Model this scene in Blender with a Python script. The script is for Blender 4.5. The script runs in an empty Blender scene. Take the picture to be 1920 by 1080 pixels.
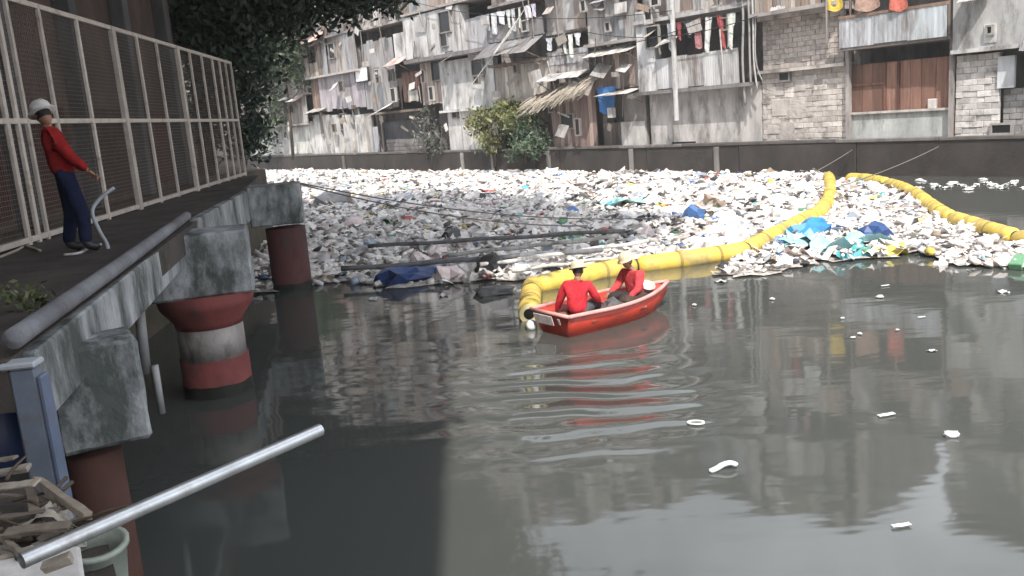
import bpy, bmesh, math, random
import numpy as np
from mathutils import Vector, Matrix
random.seed(7); NP = np.random.default_rng(7)
sc = bpy.context.scene
COL = sc.collection
# ------------------------------------------------------------------ camera
FPX, CAMH, PITCH, ROLL = 1650.0, 3.4, math.radians(11.28), math.radians(4.6)
cF = Vector((0, math.cos(PITCH), -math.sin(PITCH))); cR0 = Vector((1, 0, 0)); cU0 = Vector((0, math.sin(PITCH), math.cos(PITCH)))
cR = math.cos(ROLL)*cR0 - math.sin(ROLL)*cU0
cU = math.sin(ROLL)*cR0 + math.cos(ROLL)*cU0
cC = Vector((0, 0, CAMH))
cam = bpy.data.cameras.new('camera'); camo = bpy.data.objects.new('camera', cam); COL.objects.link(camo)
cam.sensor_width = 36.0; cam.lens = FPX/1920*36; cam.clip_start = 0.05; cam.clip_end = 3000
m3 = Matrix((cR, cU, -cF)).transposed(); m4 = m3.to_4x4(); m4.translation = cC; camo.matrix_world = m4
sc.camera = camo
# ------------------------------------------------------------------ sky, sun, exposure
SUN_EL = math.radians(52); SUN_AZ = (0.04, -1.0)        # horizontal direction towards the sun
w = bpy.data.worlds.new('World'); sc.world = w; w.use_nodes = True
nt = w.node_tree; nt.nodes.clear()
sky = nt.nodes.new('ShaderNodeTexSky'); sky.sky_type = 'NISHITA'; sky.sun_disc = False
sky.sun_elevation = SUN_EL; sky.sun_rotation = math.atan2(SUN_AZ[0], SUN_AZ[1])
sky.dust_density = 4.0; sky.air_density = 1.2; sky.ozone_density = 1.0
tcw = nt.nodes.new('ShaderNodeTexCoord'); nzw = nt.nodes.new('ShaderNodeTexNoise'); nzw.inputs['Scale'].default_value = 2.2; nzw.inputs['Detail'].default_value = 6
rpw = nt.nodes.new('ShaderNodeMapRange'); rpw.inputs[1].default_value = 0.36; rpw.inputs[2].default_value = 0.6; rpw.inputs[3].default_value = 0.15
mxw = nt.nodes.new('ShaderNodeMix'); mxw.data_type = 'RGBA'; mxw.inputs[7].default_value = (18.0, 19.0, 20.4, 1)
bg = nt.nodes.new('ShaderNodeBackground'); bg.inputs['Strength'].default_value = 0.11
ow = nt.nodes.new('ShaderNodeOutputWorld')
nt.links.new(tcw.outputs['Generated'], nzw.inputs['Vector']); nt.links.new(nzw.outputs['Fac'], rpw.inputs[0]); nt.links.new(rpw.outputs[0], mxw.inputs[0])
nt.links.new(sky.outputs[0], mxw.inputs[6]); nt.links.new(mxw.outputs[2], bg.inputs['Color']); nt.links.new(bg.outputs[0], ow.inputs['Surface'])
sl = bpy.data.lights.new('sun', 'SUN'); sl.energy = 4.9; sl.angle = math.radians(0.5); sl.color = (1.0, 0.95, 0.88)
so = bpy.data.objects.new('sun', sl); COL.objects.link(so)
h = Vector((SUN_AZ[0], SUN_AZ[1], 0)).normalized()*math.cos(SUN_EL); tos = Vector((h.x, h.y, math.sin(SUN_EL)))
so.rotation_euler = tos.to_track_quat('Z', 'Y').to_euler(); so.location = (0, -20, 40)
vs = sc.view_settings; vs.view_transform = 'Standard'; vs.look = 'None'; vs.exposure = 0.27; vs.gamma = 1.0; vs.use_curve_mapping = False
sc.render.engine = 'CYCLES'
# ------------------------------------------------------------------ pixel -> place
def ray(x, y): return cF*FPX + cR*(x-960) + cU*(540-y)
def G(x, y, z=0.0):
    d = ray(x, y); t = (z-CAMH)/d.z; return cC + d*t
def on_plane(x, y, p, n):
    d = ray(x, y); t = (p-cC).dot(n)/d.dot(n); return cC + d*t
# ------------------------------------------------------------------ materials
MATS = {}
def N(nt, t, **kw):
    n = nt.nodes.new(t)
    for k, v in kw.items(): setattr(n, k, v)
    return n
def mat(name, col=None, src='fix', rough=.8, var=.3, scale=2.0, stretch=1.0, dirt=None, dirt_amt=.5, dirt_scale=.8, bump=.0, bscale=30, metal=0.0, spec=.3, coat=0, trans=0, rnd=0.0):
    if name in MATS: return MATS[name]
    m = bpy.data.materials.new(name); m.use_nodes = True; nt = m.node_tree; L = nt.links
    b = nt.nodes['Principled BSDF']; b.inputs['Roughness'].default_value = rough; b.inputs['Metallic'].default_value = metal
    b.inputs['Specular IOR Level'].default_value = spec
    if coat: b.inputs['Coat Weight'].default_value = coat
    geo = N(nt, 'ShaderNodeNewGeometry'); mp = N(nt, 'ShaderNodeMapping'); mp.inputs['Scale'].default_value = (1, 1, stretch)
    L.new(geo.outputs['Position'], mp.inputs['Vector'])
    if src == 'fix':
        c = N(nt, 'ShaderNodeRGB'); c.outputs[0].default_value = (*col, 1); base = c.outputs[0]
    elif src == 'obj':
        base = N(nt, 'ShaderNodeObjectInfo').outputs['Color']
    else:
        base = N(nt, 'ShaderNodeAttribute', attribute_name='Col').outputs['Color']
    nz = N(nt, 'ShaderNodeTexNoise'); nz.inputs['Scale'].default_value = scale; nz.inputs['Detail'].default_value = 8; nz.inputs['Roughness'].default_value = .65
    L.new(mp.outputs[0], nz.inputs['Vector'])
    mr = N(nt, 'ShaderNodeMapRange'); mr.inputs[1].default_value = .3; mr.inputs[2].default_value = .7; mr.inputs[3].default_value = 1-var; mr.inputs[4].default_value = 1+var*.6
    L.new(nz.outputs['Fac'], mr.inputs[0])
    val = mr.outputs[0]
    if rnd:
        oi = N(nt, 'ShaderNodeObjectInfo'); r2 = N(nt, 'ShaderNodeMapRange'); r2.inputs[3].default_value = 1-rnd; r2.inputs[4].default_value = 1+rnd
        L.new(oi.outputs['Random'], r2.inputs[0]); mm = N(nt, 'ShaderNodeMath', operation='MULTIPLY'); L.new(val, mm.inputs[0]); L.new(r2.outputs[0], mm.inputs[1]); val = mm.outputs[0]
    mx = N(nt, 'ShaderNodeVectorMath', operation='SCALE'); L.new(base, mx.inputs[0]); L.new(val, mx.inputs['Scale']); out = mx.outputs[0]
    if dirt:
        n2 = N(nt, 'ShaderNodeTexNoise'); n2.inputs['Scale'].default_value = dirt_scale; n2.inputs['Detail'].default_value = 10; n2.inputs['Roughness'].default_value = .7
        m2 = N(nt, 'ShaderNodeMapping'); m2.inputs['Scale'].default_value = (1, 1, stretch); m2.inputs['Location'].default_value = (3.1, 7.7, 1.3)
        L.new(geo.outputs['Position'], m2.inputs['Vector']); L.new(m2.outputs[0], n2.inputs['Vector'])
        r3 = N(nt, 'ShaderNodeMapRange'); r3.inputs[1].default_value = .62-dirt_amt*.25; r3.inputs[2].default_value = .75-dirt_amt*.2; r3.inputs[4].default_value = min(1, .5+dirt_amt*.5)
        L.new(n2.outputs['Fac'], r3.inputs[0])
        mi = N(nt, 'ShaderNodeMix', data_type='RGBA'); L.new(r3.outputs[0], mi.inputs[0]); L.new(out, mi.inputs[6]); mi.inputs[7].default_value = (*dirt, 1); out = mi.outputs[2]
    L.new(out, b.inputs['Base Color'])
    if bump:
        n3 = N(nt, 'ShaderNodeTexNoise'); n3.inputs['Scale'].default_value = bscale; n3.inputs['Detail'].default_value = 5
        L.new(geo.outputs['Position'], n3.inputs['Vector']); bp = N(nt, 'ShaderNodeBump'); bp.inputs['Strength'].default_value = bump; bp.inputs['Distance'].default_value = .02
        L.new(n3.outputs['Fac'], bp.inputs['Height']); L.new(bp.outputs[0], b.inputs['Normal'])
    if trans: b.inputs['Transmission Weight'].default_value = trans
    MATS[name] = m; return m
M_CON = mat('concrete_wall', src='obj', rough=.9, var=.42, scale=1.6, stretch=.35, dirt=(.085, .072, .063), dirt_amt=.5, dirt_scale=1.3, bump=.4)
M_SHEET = mat('metal_sheet', src='obj', rough=.6, var=.3, scale=2.5, stretch=.2, dirt=(.11, .075, .055), dirt_amt=.55, dirt_scale=1.6, metal=.0, spec=.4)
M_WOOD = mat('old_wood', src='obj', rough=.85, var=.35, scale=9, stretch=.1, dirt=(.05, .04, .035), dirt_amt=.3, dirt_scale=2.0, bump=.2, rnd=.18)
M_BLOCK = mat('hollow_block', src='obj', rough=.95, var=.3, scale=6, dirt=(.09, .08, .07), dirt_amt=.35, dirt_scale=1.6, bump=.6, bscale=40, rnd=.22)
M_CLOTH = mat('cloth', src='obj', rough=.9, var=.35, scale=9, spec=.1, bump=1.0, bscale=11)
M_PLAST = mat('litter_plastic', src='obj', rough=.45, var=.2, scale=14, spec=.4)
M_LIT = mat('litter_mass', src='attr', rough=.6, var=.25, scale=9, spec=.3)
M_MAT = mat('litter_bed', (.52, .475, .44), rough=.9, var=.7, scale=7, dirt=(.07, .065, .06), dirt_amt=.4, dirt_scale=4)
M_DARK = mat('dark_fill', (.012, .012, .014), rough=.35, var=.3)  # near-black, paints in the shade inside openings and pipe ends; also eyes
M_METAL = mat('painted_metal', src='obj', rough=.5, var=.2, scale=5, dirt=(.16, .09, .05), dirt_amt=.25, dirt_scale=3, spec=.4)
M_QUAY = mat('quay_concrete', (.05, .042, .038), rough=.9, var=.45, scale=.9, stretch=.6, dirt=(.03, .03, .025), dirt_amt=.5, dirt_scale=.6, bump=.5, bscale=8)
M_GRND = mat('earth', (.11, .09, .07), rough=.95, var=.5, scale=.8, dirt=(.05, .055, .03), dirt_amt=.5, dirt_scale=.5, bump=.5, bscale=6)
M_DECK = mat('deck_concrete', (.085, .072, .064), rough=.9, var=.45, scale=1.6, dirt=(.03, .028, .024), dirt_amt=.5, dirt_scale=1.1, bump=.4)
M_BEAM = mat('pier_paint', (.36, .37, .375), rough=.85, var=.4, scale=3.0, stretch=.45, dirt=(.028, .036, .030), dirt_amt=.72, dirt_scale=1.7, bump=.3)
M_PILE = mat('pile_paint', src='obj', rough=.75, var=.35, scale=3, stretch=.5, dirt=(.06, .04, .035), dirt_amt=.45, dirt_scale=2.0, bump=.2)
M_BOOM = mat('boom_fabric', (.70, .50, .09), rough=.5, var=.25, scale=1.8, dirt=(.30, .235, .12), dirt_amt=.58, dirt_scale=1.9, bump=1.0, bscale=6, spec=.4)
M_HULL = mat('boat_paint', (.46, .045, .024), rough=.45, var=.25, scale=3, dirt=(.16, .035, .025), dirt_amt=.5, dirt_scale=3.5, spec=.4)
M_GUNW = mat('gunwale_paint', (.68, .33, .30), rough=.5, var=.25, scale=6)
M_SKIN = mat('skin', (.30, .16, .10), rough=.55, var=.1, scale=8)
M_HAIR = mat('hair', (.012, .01, .009), rough=.6, var=.2)
M_ROPE = mat('rope', src='obj', rough=.9, var=.3, scale=20)
M_PIPE = mat('pipe_metal', (.58, .59, .60), rough=.36, var=.25, scale=6, dirt=(.28, .25, .22), dirt_amt=.3, dirt_scale=3.5, metal=.75)
M_BARK = mat('bark', (.10, .075, .055), rough=.95, var=.4, scale=6, bump=.5, bscale=20)
def leafmat(name, c, rnd=.35):
    m = mat(name, src='attr', rough=.5, var=rnd, scale=1.2, spec=.3)
    return m
M_LEAF = leafmat('foliage', None)
# ------------------------------------------------------------------ mesh helpers
def mesh(name, v, f, smooth=False):
    me = bpy.data.meshes.new(name); me.from_pydata([tuple(p) for p in v], [], [tuple(q) for q in f]); me.update()
    if smooth: me.polygons.foreach_set('use_smooth', [True]*len(me.polygons))
    return me
def obj(name, me, m=None, parent=None, loc=None, rot=None, scale=None, color=None, **props):
    o = bpy.data.objects.new(name, me); COL.objects.link(o)
    if me is not None and m is not None and len(me.materials) == 0: me.materials.append(m)
    if me is not None and m is not None and me.materials[0] != m:
        o.material_slots[0].link = 'OBJECT'; o.material_slots[0].material = m
    if parent is not None: o.parent = parent
    if loc is not None: o.location = loc
    if rot is not None: o.rotation_euler = rot
    if scale is not None: o.scale = scale
    if color is not None: o.color = (*color, 1)
    for k, v in props.items(): o[k] = v
    return o
def thing(name, label, cat, loc=(0, 0, 0), rz=0, group=None):
    o = obj(name, None, loc=loc, rot=(0, 0, rz)); o['label'] = label; o['category'] = cat; o.empty_display_size = .2
    if group: o['group'] = group
    return o
def tag(o, label, cat, group=None):
    o['label'] = label; o['category'] = cat
    if group: o['group'] = group
    return o
BOXV = [(x, y, z) for x in (-.5, .5) for y in (-.5, .5) for z in (-.5, .5)]
BOXF = [(0, 1, 3, 2), (4, 6, 7, 5), (0, 4, 5, 1), (2, 3, 7, 6), (0, 2, 6, 4), (1, 5, 7, 3)]
UBOX = {}
def ubox(m):
    if m.name not in UBOX:
        me = mesh('box', BOXV, BOXF); me.materials.append(m); UBOX[m.name] = me
    return UBOX[m.name]
def bevel_box(sx, sy, sz, b, name='block', seg=1):
    bm = bmesh.new(); bmesh.ops.create_cube(bm, size=1); bmesh.ops.scale(bm, vec=(sx, sy, sz), verts=bm.verts)
    bmesh.ops.bevel(bm, geom=list(bm.edges), offset=b, segments=seg, affect='EDGES'); me = bpy.data.meshes.new(name); bm.to_mesh(me); bm.free(); return me
def rough_box(sx, sy, sz, b, j, name, cuts=7):
    bm = bmesh.new(); bmesh.ops.create_cube(bm, size=1); bmesh.ops.scale(bm, vec=(sx, sy, sz), verts=bm.verts)
    bmesh.ops.bevel(bm, geom=list(bm.edges), offset=b, segments=1, affect='EDGES'); bmesh.ops.subdivide_edges(bm, edges=[e for e in bm.edges if e.calc_length() > .15], cuts=cuts, use_grid_fill=True)
    rn = random.Random(int(sx*1000)+int(sz*7919))
    for v in bm.verts: v.co += Vector((rn.uniform(-j, j), rn.uniform(-j, j), rn.uniform(-j, j)))*(1.0 if max(abs(v.co.x)/sx, abs(v.co.y)/sy, abs(v.co.z)/sz) > .3 else .5)
    me = bpy.data.meshes.new(name); bm.to_mesh(me); bm.free(); return me
def tube(pts, r, n=8, cap=True, closed=False):
    pts = [Vector(p) for p in pts]; V = []; Fc = []; k = len(pts); nrm = None
    rr = r if hasattr(r, '__len__') else [r]*k
    for i, p in enumerate(pts):
        t = (pts[min(i+1, k-1)]-pts[max(i-1, 0)]).normalized()
        if nrm is None:
            nrm = t.cross(Vector((0, 0, 1)));
            if nrm.length < 1e-3: nrm = t.cross(Vector((1, 0, 0)))
            nrm.normalize()
        else:
            nrm = (nrm - t*nrm.dot(t)).normalized()
        bn = t.cross(nrm)
        for j in range(n):
            a = 2*math.pi*j/n; V.append(p + (nrm*math.cos(a)+bn*math.sin(a))*rr[i])
    for i in range(k-1):
        for j in range(n): Fc.append((i*n+j, i*n+(j+1) % n, (i+1)*n+(j+1) % n, (i+1)*n+j))
    if cap: Fc.append(tuple(range(n-1, -1, -1))); Fc.append(tuple((k-1)*n+j for j in range(n)))
    return V, Fc
def lathe(prof, n=16):
    V = []; Fc = []
    for r, z in prof:
        for j in range(n): a = 2*math.pi*j/n; V.append((r*math.cos(a), r*math.sin(a), z))
    for i in range(len(prof)-1):
        for j in range(n): Fc.append((i*n+j, i*n+(j+1) % n, (i+1)*n+(j+1) % n, (i+1)*n+j))
    Fc.append(tuple(range(n-1, -1, -1))); Fc.append(tuple((len(prof)-1)*n+j for j in range(n)))
    return V, Fc
def box_between(p, q, w, hh, name='beam', b=.01):
    p = Vector(p); q = Vector(q); d = q-p; me = bevel_box(d.length, w, hh, b, name)
    rot = d.to_track_quat('X', 'Z'); return me, (p+q)/2, rot.to_euler()
def sag(p, q, s, n=24):
    p = Vector(p); q = Vector(q); out = []
    for i in range(n+1):
        t = i/n; c = p.lerp(q, t); c.z -= s*4*t*(1-t); out.append(c)
    return out
def smoothline(pts, n=6):
    P = [Vector(p) for p in pts]; out = []
    for i in range(len(P)-1):
        p0 = P[max(i-1, 0)]; p1 = P[i]; p2 = P[i+1]; p3 = P[min(i+2, len(P)-1)]
        for k in range(n):
            t = k/n; out.append(.5*((2*p1)+(p2-p0)*t+(2*p0-5*p1+4*p2-p3)*t*t+(3*p1-p0-3*p2+p3)*t**3))
    out.append(P[-1]); return out
def setcol(me, cols):
    a = me.color_attributes.new('Col', 'FLOAT_COLOR', 'CORNER')
    arr = np.ones((len(me.loops), 4), dtype=np.float32); lt = np.zeros(len(me.polygons), dtype=np.int32); me.polygons.foreach_get('loop_total', lt)
    arr[:, :3] = np.repeat(np.asarray(cols, dtype=np.float32), lt, axis=0); a.data.foreach_set('color', arr.ravel())
def npmesh(name, V, T):
    me = bpy.data.meshes.new(name); nv = len(V); nf = len(T); k = T.shape[1]
    me.vertices.add(nv); me.vertices.foreach_set('co', V.astype(np.float32).ravel()); me.loops.add(nf*k); me.loops.foreach_set('vertex_index', T.astype(np.int32).ravel())
    me.polygons.add(nf); me.polygons.foreach_set('loop_start', np.arange(0, nf*k, k, dtype=np.int32)); me.polygons.foreach_set('loop_total', np.full(nf, k, dtype=np.int32))
    me.update(); me.validate(); return me
# ------------------------------------------------------------------ ground, water, banks
QH = 1.25
fA = G(560, 322); fB = G(1920, 332); fA.z = fB.z = 0
fe = (fB-fA).normalized(); fn = Vector((fe.y, -fe.x, 0)); fth = math.atan2(fe.y, fe.x)   # fn towards the river
FL = (fB-fA).length
def fw(s, w=0, z=0): return fA + fe*s + fn*w + Vector((0, 0, z))
def fp(x, y, wo=0):
    p = on_plane(x, y, fA + fn*wo, fn); return (p-fA).dot(fe), p.z
me = mesh('ground', [(-900, -900, -2.6), (900, -900, -2.6), (900, 900, -2.6), (-900, 900, -2.6)], [(0, 1, 2, 3)]); obj('ground', me, M_GRND, kind='structure')
# water
mw = bpy.data.materials.new('river_water'); mw.use_nodes = True; t = mw.node_tree; L = t.links; b = t.nodes['Principled BSDF']
b.inputs['Roughness'].default_value = .055; b.inputs['IOR'].default_value = 1.5
geo = N(t, 'ShaderNodeNewGeometry'); sep = N(t, 'ShaderNodeSeparateXYZ'); L.new(geo.outputs['Position'], sep.inputs[0])
nz = N(t, 'ShaderNodeTexNoise'); nz.inputs['Scale'].default_value = .35; nz.inputs['Detail'].default_value = 4; L.new(geo.outputs['Position'], nz.inputs['Vector'])
cr = N(t, 'ShaderNodeMix', data_type='RGBA'); cr.inputs[6].default_value = (.057, .061, .056, 1); cr.inputs[7].default_value = (.077, .081, .075, 1); L.new(nz.outputs['Fac'], cr.inputs[0]); L.new(cr.outputs[2], b.inputs['Base Color'])
def mth(op, a, c=None):
    n = N(t, 'ShaderNodeMath', operation=op)
    for i, v in enumerate((a, c)):
        if v is None: continue
        if isinstance(v, (int, float)): n.inputs[i].default_value = v
        else: L.new(v, n.inputs[i])
    return n.outputs[0]
def bell(v, c, hw):   # 1 at centre, smooth to 0 at half width
    d = mth('ABSOLUTE', mth('SUBTRACT', v, c)); mr = N(t, 'ShaderNodeMapRange', interpolation_type='SMOOTHSTEP'); mr.inputs[1].default_value = 0; mr.inputs[2].default_value = hw; mr.inputs[3].default_value = 1; mr.inputs[4].default_value = 0; L.new(d, mr.inputs[0]); return mr.outputs[0]
nd = N(t, 'ShaderNodeTexNoise'); nd.inputs['Scale'].default_value = .55; nd.inputs['Detail'].default_value = 2; L.new(geo.outputs['Position'], nd.inputs['Vector'])
yd = mth('ADD', sep.outputs['Y'], mth('MULTIPLY', nd.outputs['Fac'], .9))
wv = mth('SINE', mth('MULTIPLY', yd, 2*math.pi/.62))
msk = mth('MULTIPLY', bell(sep.outputs['X'], .7, 2.1), bell(sep.outputs['Y'], 10.2, 2.7))
msk2 = mth('MULTIPLY', bell(sep.outputs['X'], -2.3, 1.6), bell(sep.outputs['Y'], 11.8, 3.2))
hw_ = mth('MULTIPLY', wv, mth('MULTIPLY', mth('ADD', msk, mth('MULTIPLY', msk2, .07)), .024))
mpn = N(t, 'ShaderNodeMapping'); mpn.inputs['Scale'].default_value = (.55, 1.25, 1); L.new(geo.outputs['Position'], mpn.inputs[0])
ns = N(t, 'ShaderNodeTexNoise'); ns.inputs['Scale'].default_value = 1.1; ns.inputs['Detail'].default_value = 3; L.new(mpn.outputs[0], ns.inputs['Vector'])
hh_ = mth('ADD', hw_, mth('MULTIPLY', ns.outputs['Fac'], .007))
bp = N(t, 'ShaderNodeBump'); bp.inputs['Strength'].default_value = 1; bp.inputs['Distance'].default_value = 1; L.new(hh_, bp.inputs['Height']); L.new(bp.outputs[0], b.inputs['Normal'])
me = mesh('river_water', [(-60, -60, 0), (120, -60, 0), (120, 160, 0), (-60, 160, 0)], [(0, 1, 2, 3)]); obj('river_water', me, mw, kind='structure')
# far bank land behind the quay, left bank land
def prism(poly, z0, z1):
    n = len(poly); V = [(p[0], p[1], z0) for p in poly]+[(p[0], p[1], z1) for p in poly]
    Fc = [tuple(range(n-1, -1, -1)), tuple(range(n, 2*n))]+[(i, (i+1) % n, n+(i+1) % n, n+i) for i in range(n)]; return V, Fc
E0, E1 = fw(-70, -.62), fw(FL+45, -.62)
pl = [E0, E1, E1-fn*400, E0-fn*400]
me = mesh('far_bank', *prism([(p.x, p.y) for p in pl], -2.5, QH-.03)); obj('far_bank', me, M_GRND, kind='structure')
FEN0 = G(240, 400, 2.25); FEN1 = G(440, 336, 2.25); fd = (FEN1-FEN0); fd.z = 0; fd.normalize(); fnn = Vector((fd.y, -fd.x, 0))  # towards river
def fen(y, off=0, z=0):          # point on fence line at depth y
    t_ = (y-FEN0.y)/fd.y; return Vector((FEN0.x+fd.x*t_, y, 0)) + fnn*off + Vector((0, 0, z))
ZD = 2.25
lb = [fen(3.9, -.12), fen(28.5, -.12), Vector((-12.6, 38, 0)), Vector((-25, 66, 0)), Vector((-60, 75, 0)), Vector((-60, 3.9, 0))]
me = mesh('left_bank', *prism([(p.x, p.y) for p in lb], -2.5, ZD-.02)); obj('left_bank', me, M_GRND, kind='structure')
lb = [(-60, 3.4), (-3.4, 3.4), (-2.6, 1.5), (-.95, 1.2), (-.6, .2), (.6, .1), (.6, -.6), (2.5, -.8), (2.5, -60), (-60, -60)]
me = mesh('near_bank', *prism(lb, -2.5, 1.72)); obj('near_bank', me, M_GRND, kind='structure')
# quay wall: thing with panels, cap, posts
qw = thing('quay_wall', 'dark stained concrete quay wall below the shanty houses', 'wall', fw(0, 0, 0), fth)
s = -60.0; i = 0
while s < FL+40:
    L_ = random.uniform(5.2, 6.6); dz = random.uniform(-.03, .03)
    me = bevel_box(L_-.03, .6, QH+1.5+dz, .02, 'wall_panel'); obj('wall_panel', me, M_QUAY, qw, (s+L_/2, .32+random.uniform(-.02, .02), (QH-1.5+dz)/2)); s += L_
s = -60.0
while s < FL+40:
    L_ = random.uniform(2.6, 4.4); me = bevel_box(L_-.02, .62, .13, .02, 'coping'); obj('coping', me, M_CON, qw, (s+L_/2, .28, QH+.065+random.uniform(-.015, .015)), color=random.choice([(.13, .115, .105), (.10, .09, .085), (.17, .155, .145)])); s += L_
for x in (645, 868, 925, 1030, 1185, 1345):
    s_, z_ = fp(x, 300); obj('post', bevel_box(.22, .14, 1.2, .02, 'post'), M_CON, qw, (s_, -.05, .62), color=(.2, .19, .18) if x != 868 else (.3, .29, .27))
# ------------------------------------------------------------------ shanty houses
def corr_mesh(name, waves, seed):
    rn = random.Random(seed); n = waves*4; V = []; Fc = []
    for lay in (0, 1):
        for i in range(n+1):
            y = .5*math.sin(i*math.pi/2)*1.0 + (0 if lay == 0 else .18)
            for z in (-.5, -.1, .3, .5):
                V.append((i/n-.5, y+rn.uniform(-.25, .25), z))
    def q(l, i, k): return l*(n+1)*4+i*4+k
    for i in range(n):
        for k in range(3):
            Fc.append((q(0, i, k), q(0, i+1, k), q(0, i+1, k+1), q(0, i, k+1))); Fc.append((q(1, i, k), q(1, i, k+1), q(1, i+1, k+1), q(1, i+1, k)))
    return mesh(name, V, Fc)
CORR = [corr_mesh('corrugated_sheet', 8, 1), corr_mesh('corrugated_sheet', 10, 2), corr_mesh('corrugated_sheet', 7, 3)]
for c in CORR: c.materials.append(M_SHEET)
def cloth_mesh(seed, shirt=False):
    rn = random.Random(seed); n = 8; V = []; Fc = []; ph = rn.uniform(0, 6); k = rn.uniform(5, 9)
    for j in range(n+1):
        zz = -j/n; wd = 1 - .12*math.sin(j/n*3)*rn.random()
        if shirt: wd = 1.0 if j < 3 else .62
        for i in range(n+1):
            x = (i/n-.5)*wd; V.append((x+.02*math.sin(3*zz+ph), .5*math.sin(k*x+ph+zz)*(.3+.7*j/n)+.15*rn.uniform(-1, 1), zz*(1+.08*math.sin(5*x+ph))))
    for j in range(n):
        for i in range(n): Fc.append((j*(n+1)+i, j*(n+1)+i+1, (j+1)*(n+1)+i+1, (j+1)*(n+1)+i))
    me = mesh('cloth', V, Fc, True); me.materials.append(M_CLOTH); return me
CLOTHS = [cloth_mesh(k, k % 2 == 0) for k in range(6)]
BRICK = bevel_box(.40, .16, .19, .012, 'block'); BRICK.materials.append(M_BLOCK)
GREYS = [(.40, .365, .34), (.46, .425, .40), (.33, .30, .285), (.52, .485, .46), (.26, .235, .22), (.43, .38, .345)]
SHEETS = [(.40, .385, .375), (.48, .46, .445), (.31, .295, .285), (.38, .33, .30), (.27, .215, .185), (.56, .535, .52), (.33, .335, .35)]
WOODS = [(.30, .22, .17), (.22, .17, .14), (.38, .31, .25), (.26, .23, .21), (.42, .38, .33)]
class House:
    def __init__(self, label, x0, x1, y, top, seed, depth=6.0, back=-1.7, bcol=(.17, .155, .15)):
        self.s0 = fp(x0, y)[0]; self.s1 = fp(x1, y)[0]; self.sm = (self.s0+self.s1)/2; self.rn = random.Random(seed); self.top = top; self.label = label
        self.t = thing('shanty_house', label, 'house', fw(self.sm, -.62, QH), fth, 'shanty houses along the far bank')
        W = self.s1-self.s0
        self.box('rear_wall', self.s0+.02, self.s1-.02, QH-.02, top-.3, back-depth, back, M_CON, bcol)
        for s in (self.s0, self.s1-.14): self.box('side_wall', s+.01, s+.13, QH, top-.25, back+.003, -.95, M_CON, self.rn.choice(GREYS[:3]))
        self.box('roof', self.s0-.1+.05*self.rn.random(), self.s1+.1, top-.22, top-.1, back-depth-.2, -.2, M_SHEET, self.rn.choice(SHEETS))
    def loc(self, s, w_, z): return (s-self.sm, -w_-.62, z-QH)
    def box(self, name, s0, s1, z0, z1, w0, w1, m, col, rot=None):
        return obj(name, ubox(m), m, self.t, self.loc((s0+s1)/2, (w0+w1)/2, (z0+z1)/2), rot, (abs(s1-s0), abs(w1-w0), abs(z1-z0)), col)
    def bar(self, name, p, q, r, m, col, n=6):
        V, Fc = tube([self.loc(*p), self.loc(*q)], r, n); return obj(name, mesh(name, V, Fc, False), m, self.t, color=col)
    def sheets(self, s0, s1, z0, z1, wo, cols, tilt=.02, wid=.85):
        n = max(1, round((s1-s0)/wid)); d = (s1-s0)/n
        for i in range(n):
            c = self.rn.choice(cols); k = self.rn.uniform(.85, 1.12); hh = (z1-z0)*self.rn.uniform(.96, 1.05)
            obj('metal_sheet', self.rn.choice(CORR), M_SHEET, self.t, self.loc(s0+d*(i+.5), wo+self.rn.uniform(0, .05), (z0+z1)/2), (self.rn.uniform(-tilt, tilt), self.rn.uniform(-tilt, tilt)*1.2, 0), (d*1.04, .014, hh), tuple(v*k for v in c))
    def planks(self, s0, s1, z0, z1, wo, cols, wid=.22, horiz=False, name='plank'):
        n = max(1, round(((z1-z0) if horiz else (s1-s0))/wid)); d = ((z1-z0) if horiz else (s1-s0))/n
        for i in range(n):
            c = self.rn.choice(cols); k = self.rn.uniform(.8, 1.15); c = tuple(v*k for v in c); ww = wo+self.rn.uniform(-.015, .02)
            if horiz: self.box(name, s0+self.rn.uniform(-.04, .04), s1+self.rn.uniform(-.04, .04), z0+d*i+.006, z0+d*(i+1)-.006, ww, ww+.03, M_WOOD, c, (0, self.rn.uniform(-.008, .008), 0))
            else: self.box(name, s0+d*i+.006, s0+d*(i+1)-.006, z0+self.rn.uniform(-.05, .03), z1+self.rn.uniform(-.03, .06), ww, ww+.03, M_WOOD, c, (0, self.rn.uniform(-.01, .01), 0))
    def blocks(self, s0, s1, z0, z1, wo, col, miss=()):
        nz_ = max(1, round((z1-z0)/.2)); dz = (z1-z0)/nz_; ns_ = max(1, round((s1-s0)/.41)); ds = (s1-s0)/ns_
        self.box('mortar', s0+.01, s1-.01, z0, z1, wo-.16, wo-.02, M_CON, (.40, .365, .34))
        for j in range(nz_):
            off = (j % 2)*.5
            for i in range(ns_+1):
                a = max(s0, s0+(i-off)*ds); e = min(s1, s0+(i+1-off)*ds)
                if e-a < .08: continue
                k = self.rn.uniform(.88, 1.1)
                obj('block', BRICK, M_BLOCK, self.t, self.loc((a+e)/2, wo-.08+self.rn.uniform(-.012, .03), z0+(j+.5)*dz), (0, self.rn.uniform(-.012, .012), 0), ((e-a-.012)/.40, 1, (dz-.010)/.19), tuple(v*k for v in col))
    def window(self, s0, s1, z0, z1, wo, fcol=(.3, .28, .26), pane=None, bars=0):
        t_ = obj('window', None, parent=self.t, loc=self.loc((s0+s1)/2, wo, z0)); t_.empty_display_size = .1
        def sub(name, a, b_, c, d, w0, w1, m, col): return obj(name, ubox(m), m, t_, ((a+b_)/2-(s0+s1)/2, wo-(w0+w1)/2, (c+d)/2-z0), None, (b_-a, w1-w0, d-c), col)
        sub('pane', s0, s1, z0, z1, wo-.10, wo-.02, M_DARK if pane is None else M_CLOTH, pane or (0, 0, 0))  # near-black sheet by default, painted shade of the interior behind the opening
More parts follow.
